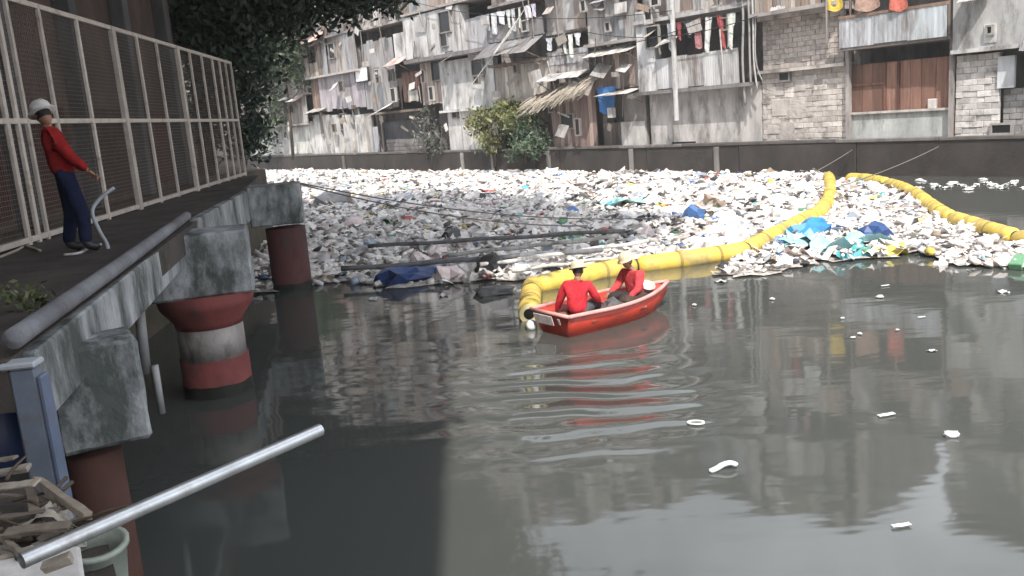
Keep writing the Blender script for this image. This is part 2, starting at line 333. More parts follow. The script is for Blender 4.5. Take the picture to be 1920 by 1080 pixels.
        for a, b_, c, d in ((s0-.06, s1+.06, z0-.07, z0), (s0-.06, s1+.06, z1, z1+.06), (s0-.06, s0, z0, z1), (s1, s1+.06, z0, z1)):
            sub('frame', a, b_, c, d, wo-.10, wo+.045, M_WOOD, fcol)
        for k in range(bars):
            s = s0+(s1-s0)*(k+1)/(bars+1); sub('bar', s-.015, s+.015, z0+.001, z1-.001, wo-.015, wo+.01, M_METAL, (.2, .18, .17))
    def awning(self, s0, s1, zt, drop, w0, w1, cols, struts=True, wid=.8):
        n = max(1, round((s1-s0)/wid)); d = (s1-s0)/n; ln = math.hypot(drop, w1-w0); a = math.atan2(w1-w0, drop)
        for i in range(n):
            c = self.rn.choice(cols); k = self.rn.uniform(.9, 1.1); e = self.rn.uniform(.92, 1.08)
            obj('awning_sheet', self.rn.choice(CORR), M_SHEET, self.t, self.loc(s0+d*(i+.5), (w0+w1)/2, zt-drop/2+self.rn.uniform(-.02, .03)), (-a+math.pi*0+self.rn.uniform(-.03, .03), self.rn.uniform(-.02, .02), 0), (d*1.05, .014, ln*e), tuple(v*k for v in c))
        if struts:
            for s in (s0+.05, s1-.05): self.bar('strut', (s, w0-.05, zt-drop-.5), (s, w1-.08, zt-drop-.02), .02, M_WOOD, (.2, .16, .13))
    def post(self, s, z0, z1, wo, r=.05, col=(.25, .22, .2), lean=0): return self.bar('post', (s, wo, z0), (s+lean, wo, z1), r, M_WOOD, col)
    def laundry(self, s0, s1, z, wo, cols, label, hgt=(.6, 1.0), fill=.85):
        V, Fc = tube(sag(fw(s0, wo, z+.02), fw(s1, wo, z+.02), .05, 8), .008, 4); o = obj('clothes_line', mesh('clothes_line', V, Fc), M_ROPE, color=(.3, .3, .3)); tag(o, 'thin clothes line strung '+label, 'clothes line', 'clothes lines on the shanty fronts')
        s = s0+.1
        while s < s1-.2:
            wd = self.rn.uniform(.35, .7); c = self.rn.choice(cols)
            if self.rn.random() < fill:
                o = obj('laundry', self.rn.choice(CLOTHS), M_CLOTH, loc=fw(s+wd/2, wo, z), rot=(0, self.rn.uniform(-.12, .12), fth+self.rn.uniform(-.4, .4)), scale=(wd*self.rn.uniform(.6, 1.1), .1, self.rn.uniform(hgt[0]*.6, hgt[1]*1.05)), color=tuple(v*self.rn.uniform(.85, 1.0) for v in c[0]))
                tag(o, c[1]+' '+label, 'laundry', 'laundry hung on the shanty fronts')
            s += wd+self.rn.uniform(.02, .12)
    def autofill(self, zlo, zhi, laundry=True, dark=.3):
        z = zlo; rn = self.rn; s0, s1 = self.s0, self.s1
        while z < zhi-.8:
            hh = min(rn.uniform(2.2, 2.7), zhi-z); j = rn.uniform(-.45, .35)
            self.box('floor_slab', s0+.02, s1-.02+rn.uniform(-.05, .05), z-.16, z-.02, -1.69, j+rn.uniform(.0, .35), M_CON if rn.random() < .6 else M_WOOD, rn.choice(GREYS[:3]))
            s = s0
            while s < s1-.15:
                d = min(rn.uniform(.8, 1.9), s1-s); r = rn.random(); jj = j+rn.uniform(-.12, .1)
                if s1-(s+d) < .35: d = s1-s
                if r < .33: self.sheets(s, s+d, z-.05, z+hh-.2, jj, SHEETS)
                elif r < .46: self.planks(s, s+d, z-.02, z+hh-.22, jj, WOODS)
                elif r < .64: self.box('panel', s+.02, s+d-.02, z-.012, z+hh-.18, jj-.09, jj, M_CON, rn.choice(GREYS))
                elif r < .64+dark:   # open storey with parapet
                    ph = hh*rn.uniform(.35, .5)
                    if rn.random() < .5: self.sheets(s, s+d, z-.05, z+ph, jj, SHEETS)
                    else: self.planks(s, s+d, z-.02, z+ph, jj, WOODS, horiz=rn.random() < .5)
                    self.post(s+.06, z-.01, z+hh-.17, jj-.06)
                    if laundry and rn.random() < .55: self.laundry(s+.05, s+d-.05, z+hh*.86, jj+.03, LCOL, 'on the '+' '.join(self.label.split()[:7]), (.5, 1.0))
                else:
                    self.box('panel', s+.01, s+d-.01, z-.012, z+hh-.18, jj-.11, jj-.03, M_CON, rn.choice(GREYS)); zz = z+hh*.4
                    self.window(s+d*.22, s+d*.78, zz, zz+hh*.38, jj+.07, bars=rn.choice((0, 2, 3)))
                if rn.random() < .28 and d > .7: self.awning(s, s+d, z+hh-.15, rn.uniform(.25, .5), jj+.02, jj+rn.uniform(.6, 1.0), SHEETS)
                s += d
            if rn.random() < .5: self.post(rn.uniform(s0+.2, s1-.2), z-1.5, z+hh, j+.25, .035, lean=rn.uniform(-.15, .15))
            z += hh
LCOL = [((.72, .71, .70), 'white cloth'), ((.62, .62, .66), 'pale grey cloth'), ((.30, .06, .07), 'dark red cloth'), ((.10, .14, .28), 'blue cloth'), ((.04, .04, .05), 'black cloth'), ((.55, .36, .36), 'pink cloth'), ((.45, .42, .36), 'beige cloth')]
WHT = [LCOL[0], LCOL[0], LCOL[1]]
REDS = [((.34, .08, .08), 'dark red garment'), ((.42, .22, .21), 'faded red garment'), ((.24, .12, .10), 'brown garment'), ((.72, .70, .69), 'white garment'), ((.06, .06, .07), 'black garment')]
def RR(H, x0, y0, x1, y1, wo=0):
    a = fp(x0, y1, wo); b_ = fp(x1, y1, wo); c = fp(x0, y0, wo); d = fp(x1, y0, wo)
    return (a[0]+c[0])/2, (b_[0]+d[0])/2, (a[1]+b_[1])/2, (c[1]+d[1])/2
# H0..H1: left end, mostly behind the slim tree
h0 = House('grey shanty at the far end behind the big tree crown', 330, 478, 285, 24.0, 1); h0.autofill(QH, 23.7, laundry=False)
h1 = House('pale shanty with a white washed ground wall behind the slim tree', 478, 588, 285, 25.0, 2); h1.autofill(QH+2.6, 24.7)
s0, s1, z0, z1 = RR(h1, 486, 232, 586, 290, -.4); h1.box('wall', h1.s0+.05, h1.s1-.05, QH-.01, z1, -.55, -.35, M_CON, (.55, .54, .51)); h1.box('panel', *RR(h1, 540, 238, 583, 288, -.33), -.349, -.3, M_CON, (.62, .61, .57))
s0, s1, z0, z1 = RR(h1, 568, 55, 604, 88, .4); h1.awning(s0, s1, z1, .9, -.2, .9, [(.62, .42, .38), (.66, .48, .44)])
h2 = House('narrow brown shanty on white pillars with small dark openings', 588, 690, 285, 24.5, 3); h2.autofill(7.2, 24.2)
s0, s1, z0, z1 = RR(h2, 590, 218, 690, 286, -.35); h2.box('wall', h2.s0+.04, h2.s1-.04, QH-.01, z1, -.75, -.6, M_CON, (.42, .40, .38))
for x in (597, 615, 632, 652, 675):
    a = RR(h2, x-6, 215, x+6, 286, -.35); h2.box('pillar', a[0], a[1], QH-.01, a[3], -.599, -.3, M_CON, random.choice([(.56, .54, .52), (.48, .46, .44)]))
for x, y in ((606, 232), (643, 228), (667, 215)): a = RR(h2, x-5, y-14, x+5, y+14, -.4); h2.window(*a, -.43)
h2.awning(h2.s0+.1, h2.s0+2.6, 4.9, .35, -.55, .5, [(.44, .42, .39)])
h2.planks(h2.s0+.05, h2.s0+1.0, 4.6, 7.4, -.45, [(.34, .25, .21), (.42, .36, .32)]); h2.planks(h2.s0+1.0, h2.s0+1.7, 4.6, 7.4, -.4, [(.22, .15, .13)])
a = RR(h2, 640, 90, 700, 205, -.3); h2.sheets(h2.s0+1.7, h2.s1-.05, 4.6, a[3], -.3, [(.34, .31, .33), (.37, .34, .36)], tilt=.01)
a = RR(h2, 668, 125, 692, 152, -.2); h2.window(*a, -.1, (.08, .07, .07), (.85, .85, .85))
h3 = House('grey shanty with a tilted white awning above dark undercroft', 690, 785, 285, 24.0, 4); h3.autofill(9.8, 23.7)
a = RR(h3, 690, 90, 742, 205, -.3); h3.sheets(h3.s0+.03, a[1], a[2], a[3]+.6, -.35, [(.33, .32, .32), (.29, .28, .28)], .01)
a = RR(h3, 738, 58, 790, 108, -.1); h3.box('panel', a[0], h3.s1-.02, a[2], a[3], -.3, -.12, M_CON, (.60, .58, .56)); h3.box('floor_slab', a[0]-.1, h3.s1-.02, a[2]-.16, a[2]-.01, -1.69, .1, M_CON, (.26, .24, .23))
h3.awning(a[0]-.1, h3.s1, a[2]+.1, .5, -.1, .9, [(.45, .34, .31), (.48, .38, .35)])
a = RR(h3, 748, 125, 790, 190, -.3); h3.planks(a[0], h3.s1-.03, a[2], a[3]-.3, -.6, [(.28, .16, .13), (.2, .12, .1)]); h3.planks(a[0]+.8, h3.s1-.05, a[2], a[3]-1.5, -.45, [(.46, .44, .4)])
a = RR(h3, 702, 190, 758, 212, .4); 
for k in range(3): obj('awning_sheet', CORR[k], M_SHEET, h3.t, h3.loc(a[0]+.4+.75*k, .35, (a[2]+a[3])/2-.16+.16*k), (-1.2, -.2, .05*k), (.85, .022, 1.4), (.80, .80, .79))
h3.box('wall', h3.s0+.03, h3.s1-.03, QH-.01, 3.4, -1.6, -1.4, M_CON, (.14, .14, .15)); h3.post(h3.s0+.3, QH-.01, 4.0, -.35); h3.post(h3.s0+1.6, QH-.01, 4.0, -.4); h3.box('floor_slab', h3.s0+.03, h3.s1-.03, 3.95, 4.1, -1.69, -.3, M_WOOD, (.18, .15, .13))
h3.sheets(h3.s0+.1, h3.s0+1.0, QH-.005, 3.1, -.42, [(.36, .37, .4)]); h3.planks(h3.s0+1.9, h3.s1-.1, QH-.005, 2.2, -.5, [(.2, .18, .17)], horiz=True)
h4 = House('tall grey concrete shanty with a rounded upper storey and square window', 785, 932, 285, 22.5, 5); h4.autofill(9.9, 22.2)
a = RR(h4, 790, 18, 872, 103, 0); h4.box('upper_wall', h4.s0+.05, a[1], a[2], a[3], -.4, .25, M_CON, (.47, .46, .45)); h4.sheets(h4.s0+.1, a[1]-.05, a[2]+.06, a[3]-.05, .272, [(.50, .49, .48)], .005)
w_ = RR(h4, 826, 22, 846, 60, .3); h4.window(*w_, .40); w_ = RR(h4, 828, 62, 840, 86, .3); h4.window(*w_, .38)
a2 = RR(h4, 872, 30, 932, 105, 0); h4.sheets(a[1]+.02, h4.s1-.02, a2[2], a2[3], -.1, [(.45, .44, .45), (.38, .37, .38)])
h4.box('floor_slab', h4.s0, h4.s1-.02, a[2]-.22, a[2]-.01, -1.69, .45, M_CON, (.22, .2, .2))
a = RR(h4, 825, 108, 930, 200, -.2); h4.box('wall', a[0], h4.s1-.03, a[2]-.1, a[3], -.6, -.25, M_CON, (.50, .485, .47)); w_ = RR(h4, 886, 112, 906, 140, -.2); h4.window(*w_, -.15)
h4.box('floor_slab', a[0]-.1, h4.s1-.03, a[2]-.25, a[2]-.11, -1.69, 0, M_CON, (.58, .56, .54))
a = RR(h4, 836, 202, 930, 284, -.3); h4.box('lower_wall', a[0]+.2, h4.s1-.04, QH-.01, a[3]-.1, -.7, -.38, M_CON, (.56, .545, .52)); w_ = RR(h4, 849, 210, 857, 220, -.3); h4.window(*w_, -.3)
a = RR(h4, 790, 110, 825, 195, -.2); h4.planks(h4.s0+.05, a[1], a[2], a[3], -.7, [(.36, .28, .25), (.5, .42, .37)]); w_ = RR(h4, 806, 112, 820, 150, -.4); h4.window(*w_, -.55)
h5 = House('shanty with a white laundry balcony over beige planks', 932, 1035, 285, 20.5, 6); 
a = RR(h5, 935, 120, 1030, 190, -.2); h5.planks(h5.s0+.05, h5.s1-.05, a[2], a[3], -.3, [(.52, .46, .40), (.46, .41, .36), (.58, .53, .47)], .3); h5.box('floor_slab', h5.s0+.02, h5.s1-.02, a[3]+.01, a[3]+.15, -1.69, .2, M_WOOD, (.2, .16, .14))
b4 = RR(h5, 935, 8, 1025, 52, 0); h5.box('parapet', h5.s0+.03, h5.s1-.03, b4[2]-.5, b4[2]+.35, -.05, .08, M_CON, (.22, .21, .215)); h5.laundry(h5.s0+.2, h5.s1-.3, b4[3]-.15, .2, WHT, 'on the balcony over beige planks', (.9, 1.3)); h5.autofill(b4[3]+.35, 20.2)
h5.awning(h5.s0+.2, h5.s1, b4[2]-.45, .9, -.1, 1.3, [(.16, .155, .16), (.22, .21, .21)])
for k in range(7):
    zz = b4[2]-1.2+.06*k; h5.bar('palm_rib', (h5.s0-.6+.1*k, .9, zz-1.4), (h5.s0+3.6+.2*k, 1.2, zz+.9+.1*k), .025, M_WOOD, (.62, .60, .56))
h6 = House('brown shanty under a ragged thatched lean-to roof', 1035, 1112, 285, 19.0, 7); 
a = RR(h6, 1036, 68, 1100, 110, .2); h6.sheets(h6.s0+.05, h6.s1-.05, a[2]-.2, a[2]+.5, -.1, [(.42, .42, .43)]); h6.laundry(h6.s0+.1, h6.s1-.2, a[3]+.1, .1, WHT, 'over the thatched lean-to', (.9, 1.4)); h6.autofill(a[3]+.4, 18.7)
a = RR(h6, 1036, 110, 1105, 140, .1); h6.sheets(h6.s0+.04, h6.s1-.04, a[2], a[3]+.3, -.15, [(.40, .38, .37), (.33, .31, .3)]); h6.awning(h6.s0, h6.s1, a[2]+.15, .35, -.1, .8, [(.48, .46, .45)])
a = RR(h6, 1020, 195, 1100, 276, -.2); h6.planks(h6.s0-.3, h6.s1-.05, QH-.005, a[3]+1.1, -.45, [(.30, .22, .19), (.38, .29, .25), (.24, .17, .15)], .28)
w_ = RR(h6, 1052, 215, 1075, 240, -.3); h6.window(*w_, -.3)
th = RR(h6, 980, 148, 1105, 196, .6); rn = random.Random(3)       # thatch: strands fanned over the lean-to
thn = obj('thatch_roof', None, parent=h6.t, loc=h6.loc(th[0], 0, th[3]))
TV = []; TF = []
for k in range(420):
    u_ = rn.random(); sx = th[0]+(th[1]-th[0])*u_; zt = th[2]+(th[3]-th[2])*(.35+.65*u_)+rn.uniform(-.1, .15); ln = rn.uniform(.8, 1.7)
    p = Vector(h6.loc(sx, -.3+rn.uniform(-.1, .1), zt)); q = Vector(h6.loc(sx-.35*ln+rn.uniform(-.2, .2), .75+rn.uniform(-.3, .3), zt-.65*ln)); V, Fc = tube([p, p.lerp(q, .6)+Vector((0, 0, .06)), q], [.03, .025, .012], 4); o_ = len(TV); TV += V; TF += [tuple(i+o_ for i in f) for f in Fc]
bpy.data.objects.remove(thn); obj('thatch_roof', mesh('thatch_roof', TV, TF), mat('thatch', (.44, .39, .32), rough=.9, var=.4, scale=6), h6.t, kind='stuff')
h7 = House('dark brown shanty with a blue tarpaulin patch', 1112, 1205, 282, 17.5, 8)
a = RR(h7, 1112, 90, 1200, 165, -.1); h7.planks(h7.s0+.05, h7.s1-.05, a[2], a[3], -.35, [(.30, .23, .2), (.22, .17, .15), (.36, .31, .28)], .3); w_ = RR(h7, 1118, 105, 1130, 128, -.2); h7.window(*w_, -.2); w_ = RR(h7, 1155, 78, 1182, 100, -.2); h7.window(*w_, -.2)
h7.awning(h7.s0+.3, h7.s1-.1, a[3]+.05, .35, -.3, .7, [(.6, .57, .54)]); h7.autofill(a[3]+.35, 17.2)
a = RR(h7, 1165, 175, 1205, 270, -.2); h7.box('wall', a[0], h7.s1-.04, QH-.01, a[3], -.6, -.4, M_CON, (.30, .28, .27)); a = RR(h7, 1160, 228, 1215, 272, -.1); h7.box('parapet', a[0], h7.s1-.04, QH-.005, a[3], -.39, -.28, M_CON, (.46, .44, .42))
a = RR(h7, 1112, 165, 1165, 270, -.2); h7.planks(h7.s0+.03, a[1], QH-.005, a[2]+1.0, -.8, [(.14, .12, .11), (.2, .17, .15)])
a = RR(h7, 1120, 163, 1156, 212, .15); o = obj('tarpaulin', CLOTHS[1], M_CLOTH, loc=fw((a[0]+a[1])/2, .15, a[3]), rot=(0, 0, fth), scale=((a[1]-a[0]), .25, a[3]-a[2]), color=(.05, .16, .38)); tag(o, 'blue tarpaulin draped on the dark brown shanty front', 'tarpaulin')
h7.awning(h7.s0+1.2, h7.s1, a[3]-.2, .2, -.2, .9, [(.5, .47, .44)])
h8 = House('long grey concrete house with laundry balcony and tall pole', 1205, 1422, 275, 15.5, 9)
a = RR(h8, 1248, 168, 1422, 268, -.2); h8.box('lower_wall', h8.s0+.3, h8.s1-.01, QH-.01, a[3], -.75, -.3, M_CON, (.44, .415, .395)); h8.box('floor_slab', h8.s0+.02, h8.s1-.02, a[3]+.001, a[3]+.16, -1.69, .35, M_CON, (.20, .19, .185))
zf = a[3]+.16; a = RR(h8, 1202, 35, 1248, 150, 0); h8.box('corner_wall', h8.s0+.05, h8.s0+1.15, zf, a[3]+.4, -.3, .12, M_CON, (.58, .57, .565)); w_ = RR(h8, 1214, 50, 1236, 88, .2); h8.window(*w_, .26)
a = RR(h8, 1272, 102, 1392, 148, .1); h8.sheets(h8.s0+1.2, h8.s1-.8, zf+.02, a[3]+.1, .1, [(.46, .45, .45), (.38, .37, .365), (.52, .51, .5)]); b4 = RR(h8, 1265, 30, 1395, 100, .1)
h8.laundry(h8.s0+1.25, h8.s1-.8, b4[3]-.05, .2, REDS, 'on the balcony of the long concrete house', (1.0, 1.5)); h8.box('floor_slab', h8.s0+.02, h8.s1-.02, b4[3]+.12, b4[3]+.27, -1.69, .3, M_CON, (.42, .40, .39))
h8.autofill(b4[3]+.45, 15.2)
a = RR(h8, 1262, 0, 1275, 212, .5); h8.bar('pole', (fp(1268, 205, .45)[0], .45, QH+1.2), (fp(1268, 205, .45)[0], .45, 10), .11, M_CON, (.50, .49, .48), 10)
for k, x in enumerate((1392, 1402, 1411, 1419)):
    s = fp(x, 100, .3)[0]; V, Fc = tube(smoothline([h8.loc(s+.1*math.sin(k*3), .3, 9), h8.loc(s+.12*math.sin(k*7+1), .32, 6.5), h8.loc(s-.1*math.sin(k*5), .3, 4.7), h8.loc(s+.06*k, .2, 2.9+.3*k)], 4), .05-.006*k, 6); obj('drain_pipe', mesh('drain_pipe', V, Fc, True), M_METAL, h8.t, color=random.choice([(.45, .44, .43), (.3, .29, .28)]))
a = RR(h8, 1258, 266, 1302, 276, -.2); h8.box('drain_slot', a[0], a[1], a[2], a[3], -.31, -.285, M_DARK, (0, 0, 0))
h9 = House('bare hollow block house with a ledge and one small hole', 1422, 1582, 270, 15.0, 10)
a = RR(h9, 1425, 132, 1580, 262, -.2); h9.blocks(h9.s0+.03, h9.s1-.03, QH-.01, a[3], -.3, (.50, .455, .42)); h9.box('ledge', h9.s0+.01, h9.s1-.01, a[3]+.002, a[3]+.13, -1.69, -.02, M_CON, (.48, .44, .41)); w_ = RR(h9, 1464, 132, 1481, 150, -.25); h9.window(w_[0], w_[1], w_[2], w_[3]-.1, -.17, (.2, .18, .17))
b4 = RR(h9, 1425, 30, 1570, 118, -.2); h9.blocks(h9.s0+.05, h9.s1-.2, a[3]+.14, b4[3], -.38, (.45, .395, .36)); h9.box('ledge', h9.s0+.02, h9.s1-.02, b4[3]+.003, b4[3]+.14, -1.69, -.1, M_CON, (.45, .41, .385)); h9.autofill(b4[3]+.3, 14.7)
rn9 = random.Random(44)
for k in range(9):
    sx_ = rn9.uniform(h9.s0+.2, h9.s1-.9); zx = rn9.uniform(QH+.1, a[3]-.7); me_ = rough_box(rn9.uniform(.4, .9), .03, rn9.uniform(.3, .8), .008, .005, 'plaster_patch', 5); obj('plaster_patch', me_, M_CON, h9.t, h9.loc(sx_+.3, -.285, zx+.3), color=(.46, .42, .39))
h10 = House('house with brown timber panel front above a concrete base', 1582, 1782, 265, 10.2, 11)
a = RR(h10, 1590, 112, 1778, 210, -.2); h10.box('base_wall', h10.s0+.02, h10.s1-.02, QH-.01, a[2]-.02, -.8, -.32, M_CON, (.42, .43, .42))
BR = [(.22, .12, .09), (.25, .14, .105), (.19, .105, .08)]
sx = a[0]; rn = random.Random(5)
for wd in (.55, .5, .52, .1, .5, .12, .45, .48, .6, .62):
    wd *= (a[1]-a[0])/4.44; thick = .05 if wd > .25 else .11
    h10.box('timber_panel' if wd > .25 else 'timber_stud', sx+.008, sx+wd-.008, a[2]-.01, a[3]-.05, -.45, -.45+thick+rn.uniform(0, .02), M_WOOD, rn.choice(BR) if wd > .25 else (.13, .06, .045)); sx += wd
h10.box('timber_rail', a[0]+.02, a[0]+(a[1]-a[0])*.36, (a[2]+a[3])/2+.1, (a[2]+a[3])/2+.17, -.37, -.345, M_WOOD, (.2, .09, .065)); h10.box('sill', a[0]-.05, a[1]+.05, a[2]-.0195, a[2]+.06, -.34, -.22, M_CON, (.5, .46, .43))
h10.box('corner_post', h10.s0+.02, h10.s0+.16, QH, a[3]+.8, -.3, -.1, M_CON, (.34, .31, .3)); h10.box('corner_post', h10.s1-.14, h10.s1-.02, QH, a[3]+.8, -.3, -.1, M_CON, (.30, .27, .26))
b4 = RR(h10, 1590, 22, 1772, 78, .3); h10.sheets(h10.s0+.05, h10.s1-.05, b4[2], b4[3], .3, [(.44, .46, .48), (.48, .49, .52), (.40, .43, .45)], .01, 1.3); h10.box('floor_slab', h10.s0+.04, h10.s1-.04, b4[2]-.12, b4[2]+.02, -1.69, .28, M_WOOD, (.16, .14, .13)); h10.box('rail', h10.s0+.03, h10.s1-.03, b4[3]+.002, b4[3]+.1, .22, .36, M_WOOD, (.26, .17, .12))
for x in (1592, 1683, 1776): s = fp(x, 60, .3)[0]; h10.post(s, b4[2]+.03, b4[3]+2.0, .2, .05, (.2, .15, .12))
for x0, x1, c, l in ((1548, 1580, (.72, .52, .10), 'yellow'), (1600, 1650, (.42, .28, .22), 'brown'), (1665, 1702, (.55, .16, .12), 'red')):
    q = RR(h10, x0, -30, x1, 18, .5); o = obj('laundry', CLOTHS[3], M_CLOTH, loc=fw((q[0]+q[1])/2, .42, q[3]), rot=(0, 0, fth), scale=(q[1]-q[0], .1, q[3]-q[2]), color=c); tag(o, l+' cloth hung above the grey blue balcony sheets', 'laundry')
h10.autofill(b4[3]+2.1, 9.9, laundry=False)
q = RR(h10, 1733, 186, 1748, 206, 0); o = obj('meter_box', bevel_box(q[1]-q[0], .16, q[3]-q[2], .02, 'meter_box'), M_METAL, loc=fw((q[0]+q[1])/2, -.3, (q[2]+q[3])/2), rot=(0, 0, fth), color=(.55, .5, .48)); tag(o, 'small pale meter box on the brown timber panels', 'box')
h11 = House('grey concrete house with patched block wall beside timber house', 1782, 1990, 262, 13.5, 12)
a = RR(h11, 1786, 102, 1872, 258, -.2); h11.blocks(h11.s0+.03, a[1], QH-.01, a[3], -.25, (.54, .51, .49)); b4 = RR(h11, 1785, 0, 1920, 88, 0); h11.box('upper_wall', h11.s0+.02, h11.s1, b4[2], b4[3]+1.2, -.35, .02, M_CON, (.42, .415, .405)); h11.box('ledge', h11.s0+.01, h11.s1, b4[2]-.13, b4[2]-.003, -1.69, .14, M_CON, (.5, .49, .48))
q = RR(h11, 1868, 105, 1900, 165, -.1); h11.box('panel', q[0], q[1], q[2], q[3], -.3, -.18, M_CON, (.52, .53, .55)); q = RR(h11, 1872, 165, 1960, 258, -.2); h11.blocks(q[0], h11.s1, QH-.01, q[3], -.55, (.36, .345, .34)); q = RR(h11, 1845, 45, 1868, 80, .05); h11.box('plaster_patch', q[0], q[1], q[2], q[3], .021, .05, M_CON, (.62, .61, .6)); q = RR(h11, 1852, 50, 1860, 62, .1); h11.window(*q, .12)
q = RR(h11, 1855, 235, 1890, 250, 0); h11.window(*q, -.2, (.3, .28, .27)); h11.autofill(b4[3]+1.4, 13.2)
h12 = House('grey patchwork shanty past the concrete house at the river bend', 1990, 2330, 262, 13.0, 13); h12.autofill(QH, 12.7)
h13 = House('tin clad shanty closing the row past the river bend', 2330, 3000, 262, 14.0, 14); h13.autofill(QH, 13.7, laundry=False)
def clutter(H, n, zlo, zhi):
    rn = H.rn
    for k in range(n):
        s = rn.uniform(H.s0+.2, H.s1-.2); z = rn.uniform(zlo, zhi); wv = rn.uniform(.0, .35); r = rn.random()
        if r < .35: a = rn.uniform(.25, .9); c = rn.choice(WOODS+GREYS+[(.6, .58, .55)]); H.box('board', s-a/2, s+a/2, z, z+rn.uniform(.08, .5), wv, wv+.03, M_WOOD, c, (rn.uniform(-.2, .2), rn.uniform(-.5, .5), 0))
        elif r < .55: obj('loose_sheet', rn.choice(CORR), M_SHEET, H.t, H.loc(s, wv+.15, z), (rn.uniform(-1.2, .2), rn.uniform(-.3, .3), rn.uniform(-.2, .2)), (rn.uniform(.5, 1.1), .022, rn.uniform(.4, 1.0)), rn.choice(SHEETS+[(.62, .60, .58)]))
        elif r < .72: H.bar('pole', (s, wv+.1, z-rn.uniform(.4, 1.4)), (s+rn.uniform(-.5, .5), wv+.15, z+rn.uniform(.4, 1.4)), rn.uniform(.018, .04), M_WOOD, rn.choice([(.14, .12, .11), (.4, .38, .35), (.25, .2, .17)]))
        elif r < .86: a = rn.uniform(.25, .6); H.window(s-a/2, s+a/2, z, z+rn.uniform(.3, .8), wv+.1, rn.choice([(.2, .17, .15), (.4, .38, .35)]))
        else: a = rn.uniform(.2, .5); H.box('ledge_box', s-a/2, s+a/2, z, z+rn.uniform(.2, .5), wv, wv+rn.uniform(.15, .35), M_CON, rn.choice(GREYS+[(.16, .10, .08)]))
for H_, n_ in ((h1, 14), (h2, 16), (h3, 20), (h4, 22), (h5, 18), (h6, 14), (h7, 22)): clutter(H_, n_, 2.0, 10.5)
clutter(h8, 14, 5.2, 8.5); clutter(h9, 5, 5.5, 8); clutter(h11, 4, 4.2, 6)
# overhead cables along the fronts
for k, (xa, ya, xb, yb, sg) in enumerate(((780, 5, 1260, 20, .6), (880, 100, 1400, 10, .9), (1100, 60, 1420, 30, .5))):
    p = fp(xa, ya, .6); q = fp(xb, yb, .6); V, Fc = tube(sag(fw(p[0], .6, p[1]), fw(q[0], .6, q[1]), sg), .018, 5); o = obj('cable', mesh('cable', V, Fc), M_ROPE, color=(.03, .03, .03)); tag(o, ['black cable slung from the rounded storey to the tall pole', 'black cable rising across the thatched lean-to to the drain pipes', 'black cable drooping beside the laundry balcony'][k], 'cable')
# ------------------------------------------------------------------ left bank: walkway, fence, building
RF = G(350, 405, 2.34); RN = G(30, 640, 2.34); P3 = G(535, 540, 0)
DE = G(466, 347, ZD)
poly = [fen(4.6, -.1), fen(24.5, -.1), fen(24.5, .4), Vector((DE.x, DE.y, 0)), Vector((RF.x+.05, RF.y+.3, 0)), Vector((RN.x-.02, RN.y-.1, 0))]
me = mesh('walkway', *prism([(p.x, p.y) for p in poly], ZD-.3, ZD)); obj('walkway', me, M_DECK, kind='structure')
def fpx(x, y): return on_plane(x, y, FEN0, fnn)
ZT = fpx(205, 52).z; ZM = fpx(300, 226).z
fc = thing('wire_fence', 'cream steel frame fence with wire mesh along the walkway', 'fence', fen(14, 0, ZD), 0)
def fadd(name, me, m, col, loc=(0, 0, 0), rot=None, **k): return obj(name, me, m, fc, Vector(loc)-fc.location, rot, color=col, **k)
FC = (.56, .49, .43); Y0, Y1 = 4.6, fpx(447, 226).y
for name, z in (('top_rail', ZT), ('middle_rail', ZM), ('bottom_rail', ZD+.06)):
    me, l, r = box_between(fen(Y0, 0, z), fen(Y1, 0, z), .06, .07, name, .006); fadd(name, me, M_METAL, FC, l, r)
for x, wd in ((10, .08), (30, .07), (48, .06), (105, .065), (172, .065), (235, .16), (278, .065), (313, .065), (350, .15), (372, .065), (393, .065), (412, .1), (425, .06), (436, .06), (446, .07)):
    KK = random.uniform(.8, 1.08); y = fpx(x, 226).y; me = bevel_box(wd, .08 if wd > .1 else .05, ZT-ZD+.04, .006, 'post'); p = fen(y, .012, (ZT+ZD)/2); fadd('post', me, M_METAL, tuple(v*KK for v in FC), p, (0, 0, math.atan2(fd.y, fd.x)))
# nearer bays that run on out of frame
for y in (8.2, 7.0, 5.8, 4.65):
    me = bevel_box(.06, .05, ZT-ZD+.04, .006, 'post'); fadd('post', me, M_METAL, FC, fen(y, .012, (ZT+ZD)/2), (0, 0, math.atan2(fd.y, fd.x)))
V = []; Fm = []
def addt(p, q, r):
    v, f = tube([p, q], r, 3, False); o_ = len(V); V.extend(v); Fm.extend(tuple(i+o_ for i in ff) for ff in f)
z = ZD+.1
while z < ZT: addt(fen(Y0, -.03, z)-fc.location, fen(Y1, -.03, z)-fc.location, .0028); z += .06
y = Y0
while y < Y1: addt(fen(y, -.034, ZD+.06)-fc.location, fen(y, -.034, ZT)-fc.location, .0028); y += .06
fadd('wire_mesh', mesh('wire_mesh', V, Fm), M_METAL, (.26, .22, .19), fc.location, kind='stuff')
